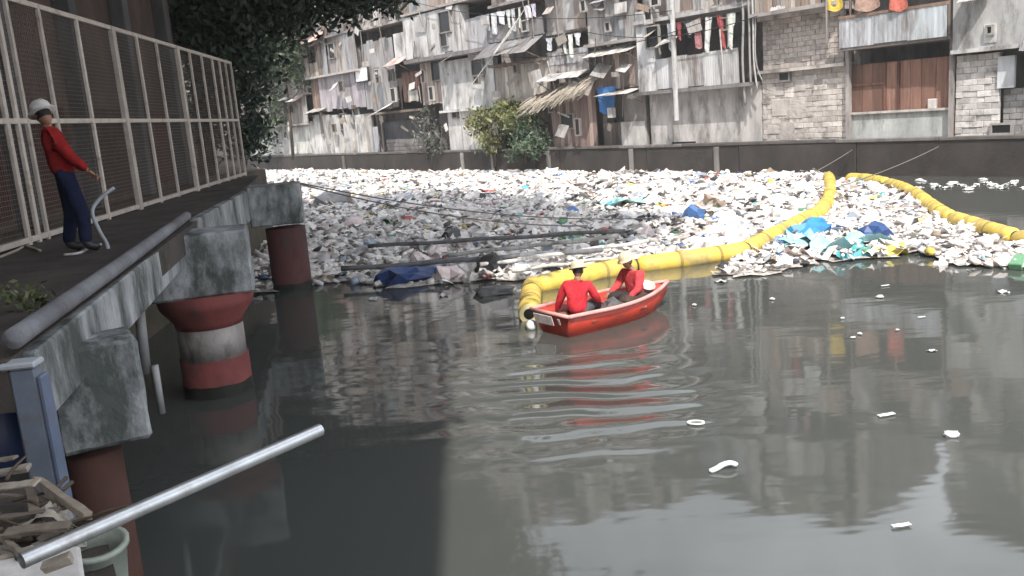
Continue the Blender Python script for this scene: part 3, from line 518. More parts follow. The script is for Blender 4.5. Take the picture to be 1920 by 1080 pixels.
# building behind the fence
bl = thing('riverside_building', 'dark brown riverside building behind the wire fence', 'building', fen(14, -1, ZD), 0)
M_BR = mat('brown_plaster', (.12, .085, .072), rough=.9, var=.4, scale=1.3, stretch=.5, dirt=(.06, .045, .04), dirt_amt=.5, dirt_scale=.8, bump=.3)
ang = math.atan2(fd.y, fd.x)
def badd(name, me, m, y, off, z, col=None): return obj(name, me, m, bl, fen(y, off, z)-bl.location, (0, 0, ang), color=col)
badd('wall', bevel_box(19.5, .3, 9.3, .02, 'wall'), M_BR, 14.2, -1.35, ZD+4.65)
badd('roof', bevel_box(20.5, 7.0, .22, .03, 'roof'), M_SHEET, 14.2, -4.2, ZD+9.4, (.3, .28, .27)); badd('end_wall', bevel_box(.3, 6.2, 9.3, .02, 'end_wall'), M_BR, 23.8, -4.6, ZD+4.65); badd('end_wall', bevel_box(.3, 6.2, 9.3, .02, 'end_wall'), M_BR, 4.6, -4.6, ZD+4.65)
for y in (6.2, 8.6, 11.3, 13.6, 16.4, 19.4, 22.5): badd('column', bevel_box(.34, .3, 9.2, .02, 'column'), M_CON, y, -1.06, ZD+4.6, (.12, .115, .115))
for i, y in enumerate((7.4, 9.9, 12.4, 15.0, 17.9, 21)):
    badd('board', bevel_box(1.7, .04, 1.7, .01, 'board'), M_WOOD, y, -1.175, ZD+1.0, [(.07, .032, .026), (.06, .042, .034), (.08, .038, .03)][i % 3])
    wnd = badd('window', bevel_box(1.3, .06, 1.1, .01, 'window'), M_DARK, y, -1.17, ZD+5.6); obj('sill', bevel_box(1.5, .16, .08, .01, 'sill'), M_CON, wnd, (0, -.08, -.6), color=(.2, .19, .18))
# pier bents
def pile(parent, loc, segs, n=28):
    for nm, prof, col in segs:
        V, Fc = lathe(prof, n); obj(nm, mesh(nm, V, Fc, True), M_PILE, parent, loc, color=col)
RED = (.19, .05, .046); WHT_P = (.30, .27, .255)
def bent(label, x0, x1, ytop, ybot, d, zt, zb, wdt, depth, pw, xc, rot, segs):
    c = on_plane((x0+x1)/2, (ytop+ybot)/2, Vector((0, d, 0)), Vector((0, 1, 0)))
    t_ = thing('pier_bent', label, 'pier', (c.x, c.y+depth/2, 0), rot)
    cb = rough_box(wdt, depth, zt-zb, .03, .005, 'cap_beam')
    o = obj('cap_beam', cb, M_BEAM, t_, (0, 0, (zt+zb)/2))
    pile(t_, (xc, .02, 0), segs); rb = segs[-1][1][0][0]; rn_ = random.Random(int(x0)); nn = 28; Vt = []; Ft = []
    for i_, zz in enumerate((-.4, .08, .16)):
        for j_ in range(nn): a_ = 2*math.pi*j_/nn; Vt.append(((rb+.004)*math.cos(a_), (rb+.004)*math.sin(a_), zz+(rn_.uniform(-.012, .012) if i_ == 2 else 0)))
    for i_ in range(2):
        for j_ in range(nn): Ft.append((i_*nn+j_, i_*nn+(j_+1) % nn, (i_+1)*nn+(j_+1) % nn, (i_+1)*nn+j_))
    obj('tide_mark', mesh('tide_mark', Vt, Ft, True), mat('tide_algae', (.022, .024, .018), rough=.6, var=.4, scale=6), t_, (xc, .02, 0)); return t_
r = .44
bent('concrete pier with flared red head over white band', 235, 440, 415, 548, 11.15, ZD-.06, 1.36, 1.5, .8, .44, .10, .26,
     [('pile_head', [(r, .93), (r+.01, 1.0), (r+.16, 1.2), (r+.2, 1.36)], RED), ('pile_shaft', [(r-.01, .5), (r-.01, .93)], WHT_P), ('pile_foot', [(r+.01, -2.3), (r+.01, .5)], (.18, .048, .044))])
bent('concrete pier with block cap and dark red pile', 458, 556, 338, 416, 18.5, ZD+.04, 1.45, 1.1, .9, .44, .12, .2,
     [('pile_shaft', [(.42, -2.3), (.42, 1.35)], (.09, .032, .03))])
bent('white stained concrete pier nearest the broken timber heap', 60, 235, 605, 860, 5.9, ZD-.2, 1.3, .60, .5, .3, -.1, .5,
     [('pile_shaft', [(.2, -2.3), (.2, 1.22)], (.07, .03, .022))])
# edge beam (grey kerb) and fascia
kb = thing('edge_kerb', 'grey rounded edge beam sloping past the piers to a column', 'kerb', (RN.x, RN.y, ZD), 0)
V, Fc = tube(smoothline([RN+Vector((.0, -.02, .02)), RN.lerp(RF, .35)+Vector((.02, 0, .015)), RN.lerp(RF, .7), RF], 6), .062, 14); obj('beam', mesh('beam', V, Fc, True), M_CON, kb, -kb.location, color=(.20, .20, .215))
dd = (RF-RN).normalized(); me, l, rr_ = box_between(RN+dd*.15+Vector((-.02, 0, -.32)), RF-dd*.2+Vector((-.02, 0, -.32)), .14, .44, 'fascia', .015); obj('fascia', me, M_BEAM, kb, l-kb.location, rr_)
me, l, rr_ = box_between(RF+Vector((.06, .1, -.36)), Vector((DE.x+.06, DE.y, ZD-.36)), .16, .62, 'far_fascia', .02); obj('far_fascia', me, M_BEAM, kb, l-kb.location, rr_)
cl = thing('grey_column', 'blue grey steel column with lipped cap under the edge beam', 'column', (RN.x+.02, RN.y-.06, 0), .1)
obj('shaft', bevel_box(.15, .09, 2.9, .015, 'shaft'), M_METAL, cl, (.03, 0, .75), color=(.16, .185, .23)); obj('cap', bevel_box(.2, .14, .04, .012, 'cap'), M_METAL, cl, (.02, 0, 2.22), color=(.40, .42, .45)); obj('flange', bevel_box(.035, .11, 2.8, .01, 'flange'), M_METAL, cl, (.122, 0, .75), color=(.12, .15, .22))
p = G(270, 720, .8); 
for x, y, yb, lab, c, rad in ((298, 805, 775, 'short white drain stub hanging between the two near piers', (.3, .3, .3), .035), (268, 690, 700, 'grey drain pipe in the gap behind the stained pier', (.2, .2, .2), .05)):
    a = on_plane(x-8, y-120, Vector((0, 8.5, 0)), Vector((0, 1, 0))); b_ = on_plane(x+6, yb, Vector((0, 8.5, 0)), Vector((0, 1, 0)))
    V, Fc = tube([a, b_], rad, 10); o = obj('drain_pipe', mesh('drain_pipe', V, Fc, True), M_METAL, color=c); tag(o, lab, 'pipe')
# bent handrail pipe on the walkway, hose, rags, weeds
def wp(x, y, d): return on_plane(x, y, Vector((0, d, 0)), Vector((0, 1, 0)))
V, Fc = tube(smoothline([wp(214, 352, 10.3), wp(190, 370, 10.2), wp(173, 396, 10.1), wp(186, 432, 10), wp(202, 462, 9.9), wp(203, 492, 9.9)], 5), .022, 8); o = obj('bent_pipe', mesh('bent_pipe', V, Fc, True), M_METAL, color=(.34, .36, .38)); tag(o, 'thin grey bent pipe rising from the edge beam', 'pipe')
for k, (pts, lab, c) in enumerate((([(120, 478), (150, 474), (172, 462), (190, 458)], 'pale rope lying at the standing worker\'s feet', (.5, .48, .46)), ([(0, 482), (30, 470), (48, 462), (75, 470)], 'pale hose along the foot of the fence', (.42, .36, .3)))):
    V, Fc = tube(smoothline([G(x, y, ZD+.02) for x, y in pts], 5), .016, 6); o = obj('rope', mesh('rope', V, Fc, True), M_ROPE, color=c); tag(o, lab, 'rope')
# ------------------------------------------------------------------ foliage
def leaves(ells, n, size, cols, seed, name='crown', up=.3):
    r_ = np.random.default_rng(seed); V = []; C = []
    vols = np.array([e[1][0]*e[1][1]*e[1][2] for e in ells]); vols = vols/vols.sum()
    for (c, rad, *sh), fr in zip(ells, vols):
        k = int(n*fr); nc = max(4, k//28)
        d = r_.normal(size=(nc, 3)); d /= np.linalg.norm(d, axis=1)[:, None]; cen = d*(r_.random(nc)**.4)[:, None]*np.array(rad)+np.array(c)
        idx = r_.integers(0, nc, k); sp = .16*min(rad)+size*1.2; p = cen[idx]+r_.normal(size=(k, 3))*sp*np.array([1, 1, .6])
        tone = (.55+.75*r_.random(nc))[idx]*r_.uniform(.75, 1.25, k); ci = r_.integers(0, len(cols), nc)[idx]
        a = r_.normal(size=(k, 3)); a /= np.linalg.norm(a, axis=1)[:, None]; b_ = np.cross(a, r_.normal(size=(k, 3))+np.array([0, 0, up])); b_ /= np.linalg.norm(b_, axis=1)[:, None]
        s_ = size*r_.uniform(.6, 1.3, k)[:, None]
        q = np.stack([p-a*s_, p+b_*s_*.42, p+a*s_, p-b_*s_*.42], 1); V.append(q.reshape(-1, 3)); C.append(np.array(cols)[ci]*tone[:, None])
    V = np.concatenate(V); C = np.concatenate(C); me = npmesh(name, V, np.arange(len(V)).reshape(-1, 4)); setcol(me, C); return me
def tree(name, label, base, trunk, limbs, ells, n, size, cols, seed, r0=.2, top=None):
    t_ = thing(name, label, 'tree', base); bs = Vector(base)
    V, Fc = tube(smoothline(trunk, 4), list(np.linspace(r0, r0*.45, (len(trunk)-1)*4+1)), 10); obj('trunk', mesh('trunk', V, Fc, True), M_BARK, t_, -bs)
    for lm in limbs:
        V, Fc = tube(smoothline(lm, 4), list(np.linspace(r0*.4, r0*.1, (len(lm)-1)*4+1)), 7); obj('limb', mesh('limb', V, Fc, True), M_BARK, t_, -bs)
    obj('crown', leaves(ells, n, size, cols, seed), M_LEAF, t_, -bs)
    if top: obj('crown', leaves(top[0], top[1], top[2], cols, seed+50), M_LEAF, t_, -bs)
    return t_
DG = [(.048, .07, .048), (.064, .088, .058), (.038, .056, .044)]
B = fen(27.5, -1.7, ZD)
def bp(x, y, d): return tuple(wp(x, y, d))
tree('large_tree', 'huge dark tree with crown spreading over fence and river', B, [B-Vector((0, 0, .3)), B+Vector((.2, 0, 3)), B+Vector((.6, -.3, 6)), B+Vector((1.2, -.8, 9))],
     [[B+Vector((.3, 0, 4)), B+Vector((3, -1, 7)), B+Vector((7, -4, 10.5))], [B+Vector((.3, 0, 4)), B+Vector((-3, -2, 7)), B+Vector((-5, -3, 9))], [B+Vector((.4, 0, 5)), B+Vector((2, -4, 9)), B+Vector((6, -8, 11))]],
     [(bp(430, 210, 27), (1.0, 1.5, 1.5)), (bp(425, 90, 27), (1.5, 1.6, 1.6)), (bp(500, 15, 27), (1.7, 1.8, .9)), (bp(610, -15, 27), (2.0, 1.8, .9)), (bp(700, -12, 27), (1.2, 1.6, .7)), (bp(380, 20, 27), (1.6, 2, 1.5)), (bp(462, 270, 27), (.5, .8, .7)), (bp(300, 0, 27), (2, 2, 1.5))], 22000, .13, DG, 11, .34,
     ([((B.x+3.5, B.y-1.5, 11.4), (4.6, 5.5, 3.2)), ((B.x+6.6, B.y-6.5, 11.8), (4.4, 5.5, 2.6)), ((B.x-3.5, B.y-2, 9.8), (4.5, 5, 3.5)), ((.2, 15.6, 11.4), (4.2, 4.4, 1.9))], 90000, .27))
B2 = Vector((-15.6, 40, ZD)); tree('bank_tree', 'dense dark tree filling the bank past the fence end', B2, [B2-Vector((0, 0, .3)), B2+Vector((0, 0, 3)), B2+Vector((.3, 0, 7))], [], [((B2.x, B2.y, 7), (2.6, 3, 5.0)), ((B2.x-5, B2.y, 8), (4, 3, 6)), ((B2.x+2.5, B2.y+1, 12.5), (4.2, 3, 3.0)), ((B2.x+.6, B2.y+1, 3.6), (2.2, 2, 1.8))], 16000, .24, DG, 12, .3)
B4 = Vector((-5.5, .4, 1.7)); tree('near_shade_tree', 'unseen tall tree added on the near bank to shade the walkway', B4, [B4-Vector((0, 0, .3)), B4+Vector((0, .3, 4)), B4+Vector((.4, 1.2, 8)), B4+Vector((.3, 3, 11))], [[B4+Vector((.2, .6, 6)), B4+Vector((.5, 5, 9)), B4+Vector((.5, 9, 11))], [B4+Vector((.2, .6, 6)), B4+Vector((-3, 3, 9)), B4+Vector((-5, 6, 11))]],
     [((-5.5, 4, 11.0), (4.2, 5, 2.6)), ((-6, 11, 11.0), (4.6, 5, 2.5)), ((-3.0, 8, 11.8), (3, 6, 2.0)), ((-8, 17, 12.5), (4.5, 4, 2.5))], 46000, .27, DG, 17, .4)  # out-of-view tree, added to cut sky light over the walkway and water
LG = [(.06, .095, .05), (.085, .12, .06), (.045, .07, .045), (.11, .14, .085)]
def pf(x, y, w_=.3):
    s_, z_ = fp(x, y, w_); return fw(s_, w_, z_)
def sp(x, y): return pf(x, y, .6)
ST = pf(549, 293, -.2)
tree('slim_tree', 'slim young tree with sparse pale leaves at the quay corner', ST, [ST-Vector((0, 0, .4)), sp(546, 250), sp(541, 190), sp(530, 120), sp(520, 60)], [[sp(543, 220), sp(525, 195), sp(505, 180)], [sp(541, 195), sp(560, 170), sp(575, 140)], [sp(532, 140), sp(512, 118), sp(500, 95)]],
     [(tuple(sp(510, 110)), (1.8, 1.4, 2.6)), (tuple(sp(535, 60)), (2.2, 1.5, 2.2)), (tuple(sp(555, 125)), (1.5, 1.2, 1.7)), (tuple(sp(515, 200)), (1.5, 1.2, 2.0)), (tuple(sp(565, 50)), (2.0, 1.5, 1.6)), (tuple(sp(500, 255)), (1.0, 1.0, 1.4)), (tuple(sp(545, 20)), (2.4, 1.5, 1.6))], 6500, .2, LG, 13, .14)
BB = pf(928, 296, .1)
YG = [(.17, .18, .065), (.21, .215, .085), (.14, .155, .06), (.25, .25, .12)]; GG = [(.075, .12, .07), (.055, .09, .055), (.11, .15, .09)]
tree('quay_bush', 'yellow green bush growing from the top of the quay wall', BB, [BB-Vector((0, 0, .5)), pf(930, 265), pf(935, 235)], [[pf(931, 262), pf(915, 240), pf(900, 220)], [pf(934, 245), pf(960, 225), pf(985, 210)]],
     [(tuple(pf(905, 235, .3)), (.85, .7, .95)), (tuple(pf(940, 215, .3)), (1.2, .7, .9)), (tuple(pf(925, 262, .3)), (.9, .6, .8)), (tuple(pf(975, 225, .4)), (1.0, .6, .7))], 2600, .15, YG, 14, .08)
BC = pf(985, 292, .1)
tree('quay_bush', 'dark green bush beside the yellow green one on the quay', BC, [BC-Vector((0, 0, .4)), pf(985, 262), pf(990, 240)], [], [(tuple(pf(985, 250, .5)), (1.0, .6, 1.0)), (tuple(pf(1000, 272, .5)), (.9, .6, .6)), (tuple(pf(968, 278, .4)), (.7, .5, .5))], 1700, .14, GG, 15, .07)
BD = pf(800, 290, .1)
tree('quay_bush', 'grey green weedy shrub below the tilted white awning', BD, [BD-Vector((0, 0, .3)), pf(800, 262), pf(795, 235)], [], [(tuple(pf(795, 240, .2)), (.9, .5, 1.1)), (tuple(pf(812, 270, .2)), (.7, .5, .7))], 700, .14, [(.13, .14, .11), (.08, .09, .07), (.2, .2, .18)], 16, .06)
for k, (x, y, d) in enumerate(((30, 585, 5.6), (70, 600, 5.4), (48, 560, 6.0))):
    p = G(x, y, ZD); me = leaves([((0, 0, .07), (.11, .1, .09))], 60, .035, [(.10, .12, .05), (.16, .16, .09)], 30+k, 'weed'); o = obj('weed', me, M_LEAF, loc=p); tag(o, 'tuft of dry weed growing behind the edge beam', 'plant', 'weeds on the walkway'); o['kind'] = 'stuff'
# ------------------------------------------------------------------ apartment block on the near bank (behind the viewer) that shades the walkway
ab = thing('apartment_block', 'tall grey apartment block on the near bank behind the viewer', 'building', (-15.3, -9.5, 1.7))
obj('wall', bevel_box(30.0, 11, 22.5, .05, 'wall'), M_CON, ab, (0, 0, 11.25), color=(.4, .38, .36)); obj('roof', bevel_box(30.1, 11.6, .4, .05, 'roof'), M_CON, ab, (0, 0, 22.7), color=(.3, .29, .28))
for i in range(7):
    for j in range(6): wn = obj('window', ubox(M_DARK), M_DARK, ab, (-12.6+4.2*i, 5.52, 2.4+3.4*j), None, (1.6, .1, 1.5))
# ------------------------------------------------------------------ floating booms
def boom(label, pix, seglen, r, start_up=0):
    P = smoothline([G(x, y, .12) for x, y in pix], 10); t_ = thing('containment_boom', label, 'boom', (P[0].x, P[0].y, 0), 0, 'yellow floating booms')
    cum = [0]
    for i in range(1, len(P)): cum.append(cum[-1]+(P[i]-P[i-1]).length)
    def at(d):
        d = max(0, min(cum[-1], d))
        for i in range(1, len(P)):
            if cum[i] >= d: f = (d-cum[i-1])/max(1e-6, cum[i]-cum[i-1]); return P[i-1].lerp(P[i], f)
        return P[-1]
    d = 0.0; rn = random.Random(len(pix))
    while d < cum[-1]-.3:
        e = min(cum[-1], d+seglen*rn.uniform(.9, 1.1)); n = max(6, int((e-d)/.14)); pts = []; rad = []
        for i in range(n+1):
            u = i/n; p = at(d+(e-d)*u)+Vector((0, 0, .02*math.sin(u*math.pi)-.03+rn.uniform(-.006, .006))); pts.append(p)
            k = min(1, .78+.22*min(1, min(u, 1-u)*(e-d)/.12)); rad.append(r*k*(1+rn.uniform(-.035, .03)))
        V, Fc = tube(pts, rad, 18, cap=True); o = obj('float_section', mesh('float_section', V, Fc, True), M_BOOM, t_, -t_.location)
        if e < cum[-1]-.3:
            V, Fc = tube([at(e-.02), at(e+.10)], r*.62, 12); obj('coupling', mesh('coupling', V, Fc), mat('coupling', (.05, .045, .03), rough=.7), t_, -t_.location)
        for fr in (.33, .67):
            c_ = at(d+(e-d)*fr); c2 = at(d+(e-d)*fr+.06); V, Fc = tube([c_+Vector((0, 0, -.012)), c2+Vector((0, 0, -.012))], r*1.025, 18); obj('strap', mesh('strap', V, Fc), mat('strap', (.34, .25, .07), rough=.7), t_, -t_.location)
        d = e+.08
    return t_, P
b1, B1P = boom('yellow boom curving from the red boat around the litter', [(1008, 534), (1060, 522), (1130, 508), (1190, 497), (1250, 490), (1320, 481), (1390, 468), (1440, 446), (1490, 420), (1530, 400), (1550, 380), (1557, 360), (1556, 340), (1553, 330)], 2.6, .2)
b3, B3P = boom('short yellow boom end pointing from the corner past the red boat', [(992, 588), (994, 565), (996, 545), (1000, 531)], 9, .19)
p = B3P[0]; q = (B3P[0]-B3P[1]).normalized(); V, Fc = tube([p+q*.0, p+q*.03], .165, 18); obj('end_ring', mesh('end_ring', V, Fc), mat('ring', (.75, .66, .35), rough=.5), b3, -b3.location); V, Fc = tube([p+q*.031, p+q*.036], .09, 14); obj('end_hole', mesh('end_hole', V, Fc), M_DARK, b3, -b3.location)
b2, B2P = boom('yellow boom snaking beside open dark water', [(1592, 332), (1630, 336), (1665, 343), (1705, 357), (1735, 376), (1765, 398), (1800, 413), (1850, 429), (1920, 447), (2000, 470), (2080, 500)], 2.9, .19)
# ------------------------------------------------------------------ floating litter
def wpoly(px): return [(G(x, y).x, G(x, y).y) for x, y in px]
pa = wpoly([(1000, 322), (1400, 322), (1552, 325), (1549, 345), (1540, 385), (1480, 423), (1390, 465), (1250, 485), (1130, 500), (1015, 524), (965, 527), (900, 528), (850, 533), (780, 536), (720, 541), (650, 528), (600, 535), (572, 540)])
pa = pa + [(-6.4, 18.2), (-7.6, 28.4), (-12.4, 38), (-21.5, 58), (fw(-8.0, .02).x, fw(-8.0, .02).y)]
pb = wpoly([(1390, 485), (1480, 436), (1550, 396), (1568, 340), (1600, 336), (1650, 345), (1700, 366), (1745, 398), (1790, 420), (1850, 440), (1930, 462), (2010, 485), (2020, 510), (1930, 507), (1850, 503), (1780, 497), (1710, 478), (1660, 484), (1600, 492), (1540, 492), (1480, 508), (1400, 520), (1340, 517)])
def inside(P, X, Y):
    r_ = np.zeros(len(X), bool); n = len(P); j = n-1
    for i in range(n):
        xi, yi = P[i]; xj, yj = P[j]; c = ((yi > Y) != (yj > Y)) & (X < (xj-xi)*(Y-yi)/(yj-yi+1e-12)+xi); r_ ^= c; j = i
    return r_
def protos():
    out = []; r_ = np.random.default_rng(3)
    def tri(V, Fc):
        T = []
        for f in Fc:
            for k in range(1, len(f)-1): T.append((f[0], f[k], f[k+1]))
        return np.array(V, float), np.array(T)
    for k in range(5):     # crumpled bags
        bm = bmesh.new(); bmesh.ops.create_icosphere(bm, subdivisions=1, radius=.5); V = np.array([v.co[:] for v in bm.verts]); T = [tuple(v.index for v in f.verts) for f in bm.faces]; bm.free()
        V *= (1+r_.uniform(-.38, .3, len(V)))[:, None]; V[:, 2] *= .55; out.append(('bag', *tri(V, T)))
    for k in range(4):     # crumpled sheets / wrappers
        g = np.array([(x, y, 0) for y in np.linspace(-.5, .5, 3) for x in np.linspace(-.5, .5, 3)]); g[:, 2] = r_.uniform(-.12, .3, 9); g[:, :2] += r_.uniform(-.12, .12, (9, 2))
        T = [(j*3+i, j*3+i+1, j*3+i+4, j*3+i+3) for j in range(2) for i in range(2)]; out.append(('wrapper', *tri(g, T)))
    V, Fc = lathe([(.13, -.5), (.16, -.46), (.16, .15), (.06, .36), (.06, .5)], 6); V = np.array(V)[:, [2, 0, 1]]; out.append(('bottle', *tri(V, Fc)))
    out.append(('box', *tri([(x, y*.7, z*.35) for x, y, z in BOXV], BOXF)))
    return out
PR = protos()
LC = np.array([(.78, .745, .715), (.66, .625, .60), (.83, .80, .775), (.52, .485, .46), (.66, .58, .53), (.72, .60, .58), (.40, .42, .45), (.30, .34, .42), (.08, .18, .42), (.12, .42, .50), (.45, .10, .09), (.62, .48, .10), (.05, .05, .055), (.10, .09, .085), (.12, .28, .15), (.26, .20, .15)])
LP = np.array([.26, .20, .19, .09, .06, .045, .04, .022, .008, .008, .006, .006, .03, .02, .006, .025]); LP = LP/LP.sum()
CN = ['white', 'off white', 'bright white', 'greyish', 'tan', 'pinkish', 'grey', 'blue grey', 'blue', 'turquoise', 'red', 'yellow', 'black', 'dark brown', 'green', 'brown']
def sample(P, dens, rng):
    A = np.array(P); x0, y0 = A.min(0); x1, y1 = A.max(0); n = int((x1-x0)*(y1-y0)*dens); X = rng.uniform(x0, x1, n); Y = rng.uniform(y0, y1, n); k = inside(P, X, Y); return X[k], Y[k]
rng = np.random.default_rng(21)
xa, ya = sample(pa, 36, rng); xb, yb = sample(pb, 48, rng)
X = np.concatenate([xa, xb]); Y = np.concatenate([ya, yb]); n = len(X); SB = np.concatenate([np.full(len(xa), 1.0), np.full(len(xb), .72)])
S = rng.gamma(3.2, .06, n).clip(.08, .7)*SB; K = rng.choice(len(PR), n, p=np.array([.11]*5+[.07]*4+[.11, .06])/sum([.11]*5+[.07]*4+[.11, .06])); CI = rng.choice(len(LC), n, p=LP)
heap = .05*np.sin(X*.9+Y*.4)+.05*np.sin(X*.35-Y*.8+1); Z = .05+heap*.6+rng.uniform(-.015, .07, n)
D = np.hypot(X, Y); R3 = rng.uniform(0, 6.283, n); TL = rng.normal(0, .28, (n, 2))
app = S/D; behind = (X < -4.0-.02*Y) & (Y < 30); app[behind] = 0
big = set(np.argsort(-app)[:300].tolist())
Vs = []; Ts = []; Cs = []; off = 0
for k, (nm, PV, PT) in enumerate(PR):
    ids = np.array([i for i in np.where(K == k)[0] if i not in big])
    if len(ids) == 0: continue
    c, s_ = np.cos(R3[ids]), np.sin(R3[ids]); P = np.repeat(PV[None], len(ids), 0)*S[ids][:, None, None]*rng.uniform(.8, 1.2, (len(ids), 1, 3))
    P[:, :, 2] += P[:, :, 0]*TL[ids, 0][:, None]+P[:, :, 1]*TL[ids, 1][:, None]
    x = P[:, :, 0]*c[:, None]-P[:, :, 1]*s_[:, None]+X[ids][:, None]; y = P[:, :, 0]*s_[:, None]+P[:, :, 1]*c[:, None]+Y[ids][:, None]; z = P[:, :, 2]+Z[ids][:, None]
    Vs.append(np.stack([x, y, z], 2).reshape(-1, 3)); m_ = len(PV); Ts.append((PT[None]+(np.arange(len(ids))*m_)[:, None, None]+off).reshape(-1, 3)); off += len(ids)*m_
    Cs.append(np.repeat(LC[CI[ids]]*rng.uniform(.75, 1.12, (len(ids), 1)), len(PT), 0))
me = npmesh('floating_litter', np.concatenate(Vs), np.concatenate(Ts)); setcol(me, np.concatenate(Cs)); o = obj('floating_litter', me, M_LIT, kind='stuff'); tag(o, 'packed white and grey plastic litter floating on the river', 'litter')
# soft bed of fines under the pieces
def bed(P, name):
    A = np.array(P); x0, y0 = A.min(0); x1, y1 = A.max(0); st = .3; nx = int((x1-x0)/st)+1; ny = int((y1-y0)/st)+1
    gx, gy = np.meshgrid(x0+np.arange(nx)*st, y0+np.arange(ny)*st); ok = inside(P, gx.ravel()+.15, gy.ravel()+.15).reshape(ny, nx)
    r2 = np.random.default_rng(5); gz = .008+.035*r2.random((ny, nx))+.012*(1+np.sin(gx*.9+gy*.4)); gx = gx+r2.uniform(-.1, .1, gx.shape); gy = gy+r2.uniform(-.1, .1, gy.shape); V = np.stack([gx, gy, gz], 2).reshape(-1, 3); jj, ii = np.where(ok[:-1, :-1]); a = jj*nx+ii
    return V, np.stack([a, a+1, a+nx+1, a+nx], 1)
V1, T1 = bed(pa, 'a'); V2, T2 = bed(pb, 'b'); me = npmesh('litter_bed', np.concatenate([V1, V2]), np.concatenate([T1, T2+len(V1)])); o = obj('litter_bed', me, M_MAT, kind='stuff'); tag(o, 'dark wet scum of fine refuse between the litter pieces', 'litter')
# the 300 largest as single things
def rich_bag(seed):
    r_ = random.Random(seed); bm = bmesh.new(); bmesh.ops.create_icosphere(bm, subdivisions=2, radius=.5)
    for v in bm.verts:
        d = v.co.normalized(); k = 1+.22*math.sin(5*d.x+r_.random()*.6+seed)+.18*math.sin(7*d.y+3*d.z+seed*2)+r_.uniform(-.16, .16); v.co = d*.5*k; v.co.z *= .58
    me = bpy.data.meshes.new('plastic_bag'); bm.to_mesh(me); bm.free(); me.materials.append(M_PLAST); return me
def rich_bottle():
    V, Fc = lathe([(.11, -.5), (.15, -.47), (.15, -.2), (.14, -.15), (.15, -.1), (.15, .12), (.12, .24), (.055, .36), (.055, .44), (.065, .44), (.065, .5), (.05, .5)], 10); V = [(p[2], p[0], p[1]) for p in V]; me = mesh('plastic_bottle', V, Fc, True); me.materials.append(M_PLAST); return me
def rich_sheet(seed):
    r_ = random.Random(seed); V = []; Fc = []; m_ = 6
    for j in range(m_+1):
        for i in range(m_+1): V.append(((i/m_-.5)*(1+.2*math.sin(j+seed)), (j/m_-.5)*(1+.2*math.sin(i*1.3+seed)), .12*math.sin(i*1.7+seed)+.12*math.cos(j*1.9+seed*2)+r_.uniform(-.06, .06)))
    for j in range(m_):
        for i in range(m_): Fc.append((j*(m_+1)+i, j*(m_+1)+i+1, (j+1)*(m_+1)+i+1, (j+1)*(m_+1)+i))
    me = mesh('plastic_sheet', V, Fc); me.materials.append(M_PLAST); return me
RB = [rich_bag(k) for k in range(6)]; RS = [rich_sheet(k) for k in range(5)]; RBo = rich_bottle(); RX = bevel_box(1, .7, .35, .04, 'foam_block'); RX.materials.append(M_PLAST)
KN = {'bag': ('plastic_bag', 'crumpled {} plastic bag in the floating litter', 'bag'), 'wrapper': ('plastic_wrapper', 'torn {} plastic wrapper in the floating litter', 'wrapper'), 'bottle': ('plastic_bottle', '{} plastic bottle lying in the floating litter', 'bottle'), 'box': ('litter_block', 'rectangular {} block in the floating litter', 'block')}
for i in sorted(big):
    kd = PR[K[i]][0]; nm, lb_, ct = KN[kd]; me = random.choice(RB) if kd == 'bag' else random.choice(RS) if kd == 'wrapper' else RBo if kd == 'bottle' else RX
    o = obj(nm, me, M_PLAST, loc=(X[i], Y[i], Z[i]), rot=(TL[i, 0], TL[i, 1], R3[i]), scale=tuple(S[i]*random.uniform(.85, 1.2) for _ in range(3)), color=tuple(LC[CI[i]])); tag(o, lb_.format(CN[CI[i]]), ct, 'pieces of floating litter')
# singled-out pieces: sheets, sacks, strays on open water
def piece(name, me, x, y, scale, col, label, cat, rz=0, z=.06, m=None, group=None, tilt=0):
    o = obj(name, me, m or M_PLAST, loc=G(x, y, z), rot=(tilt, 0, rz), scale=scale, color=col); tag(o, label, cat, group); return o
piece('blue_sack', RB[0], 1520, 432, (1.0, .8, .9), (.03, .22, .48), 'bright blue sack beside the yellow boom bend', 'sack', .3, .15)
piece('blue_sack', RB[2], 1640, 440, (.9, .7, .9), (.03, .07, .20), 'navy blue sack past the turquoise plastic sheet', 'sack', 1.0, .15)
piece('blue_sack', RB[3], 755, 520, (1.3, .9, .8), (.02, .05, .16), 'dark navy sack at the shaded edge of the litter', 'sack', .4, .1)
piece('plastic_sheet', RS[0], 1575, 458, (1.6, 1.1, 1.1), (.30, .58, .62), 'large pale turquoise plastic sheet among the litter', 'plastic sheet', .4, .12)
piece('plastic_sheet', RS[1], 1505, 450, (1.1, .8, .9), (.30, .62, .72), 'small pale blue plastic sheet beside the blue sack', 'plastic sheet', 1.1, .14)
piece('plastic_sheet', RS[2], 1610, 475, (1.1, .6, .8), (.08, .34, .38), 'teal plastic sheet at the outer litter edge', 'plastic sheet', .1, .07)
piece('plastic_sheet', RS[3], 1165, 378, (1.6, 1.4, .6), (.30, .52, .50), 'pale green plastic sheet amid the lit litter', 'plastic sheet', .1, .18)
piece('plastic_sheet', RS[4], 1670, 468, (.8, .6, .5), (.62, .52, .10), 'yellow plastic scrap beside the teal sheet', 'plastic sheet', .7, .1)
piece('dark_sack', RB[1], 922, 500, (.75, .6, 1.0), (.03, .03, .032), 'black bulging sack at the shaded front of the litter', 'sack', .2, .2); piece('dark_sack', RB[4], 925, 548, (.8, .55, .4), (.06, .06, .062), 'half sunken dark grey sack off the litter edge', 'sack', .2, .02)
piece('dark_sack', RB[5], 628, 376, (1.5, 1.2, 1.4), (.30, .28, .28), 'large grey sack on the litter near the block cap pier', 'sack', .2, .25)
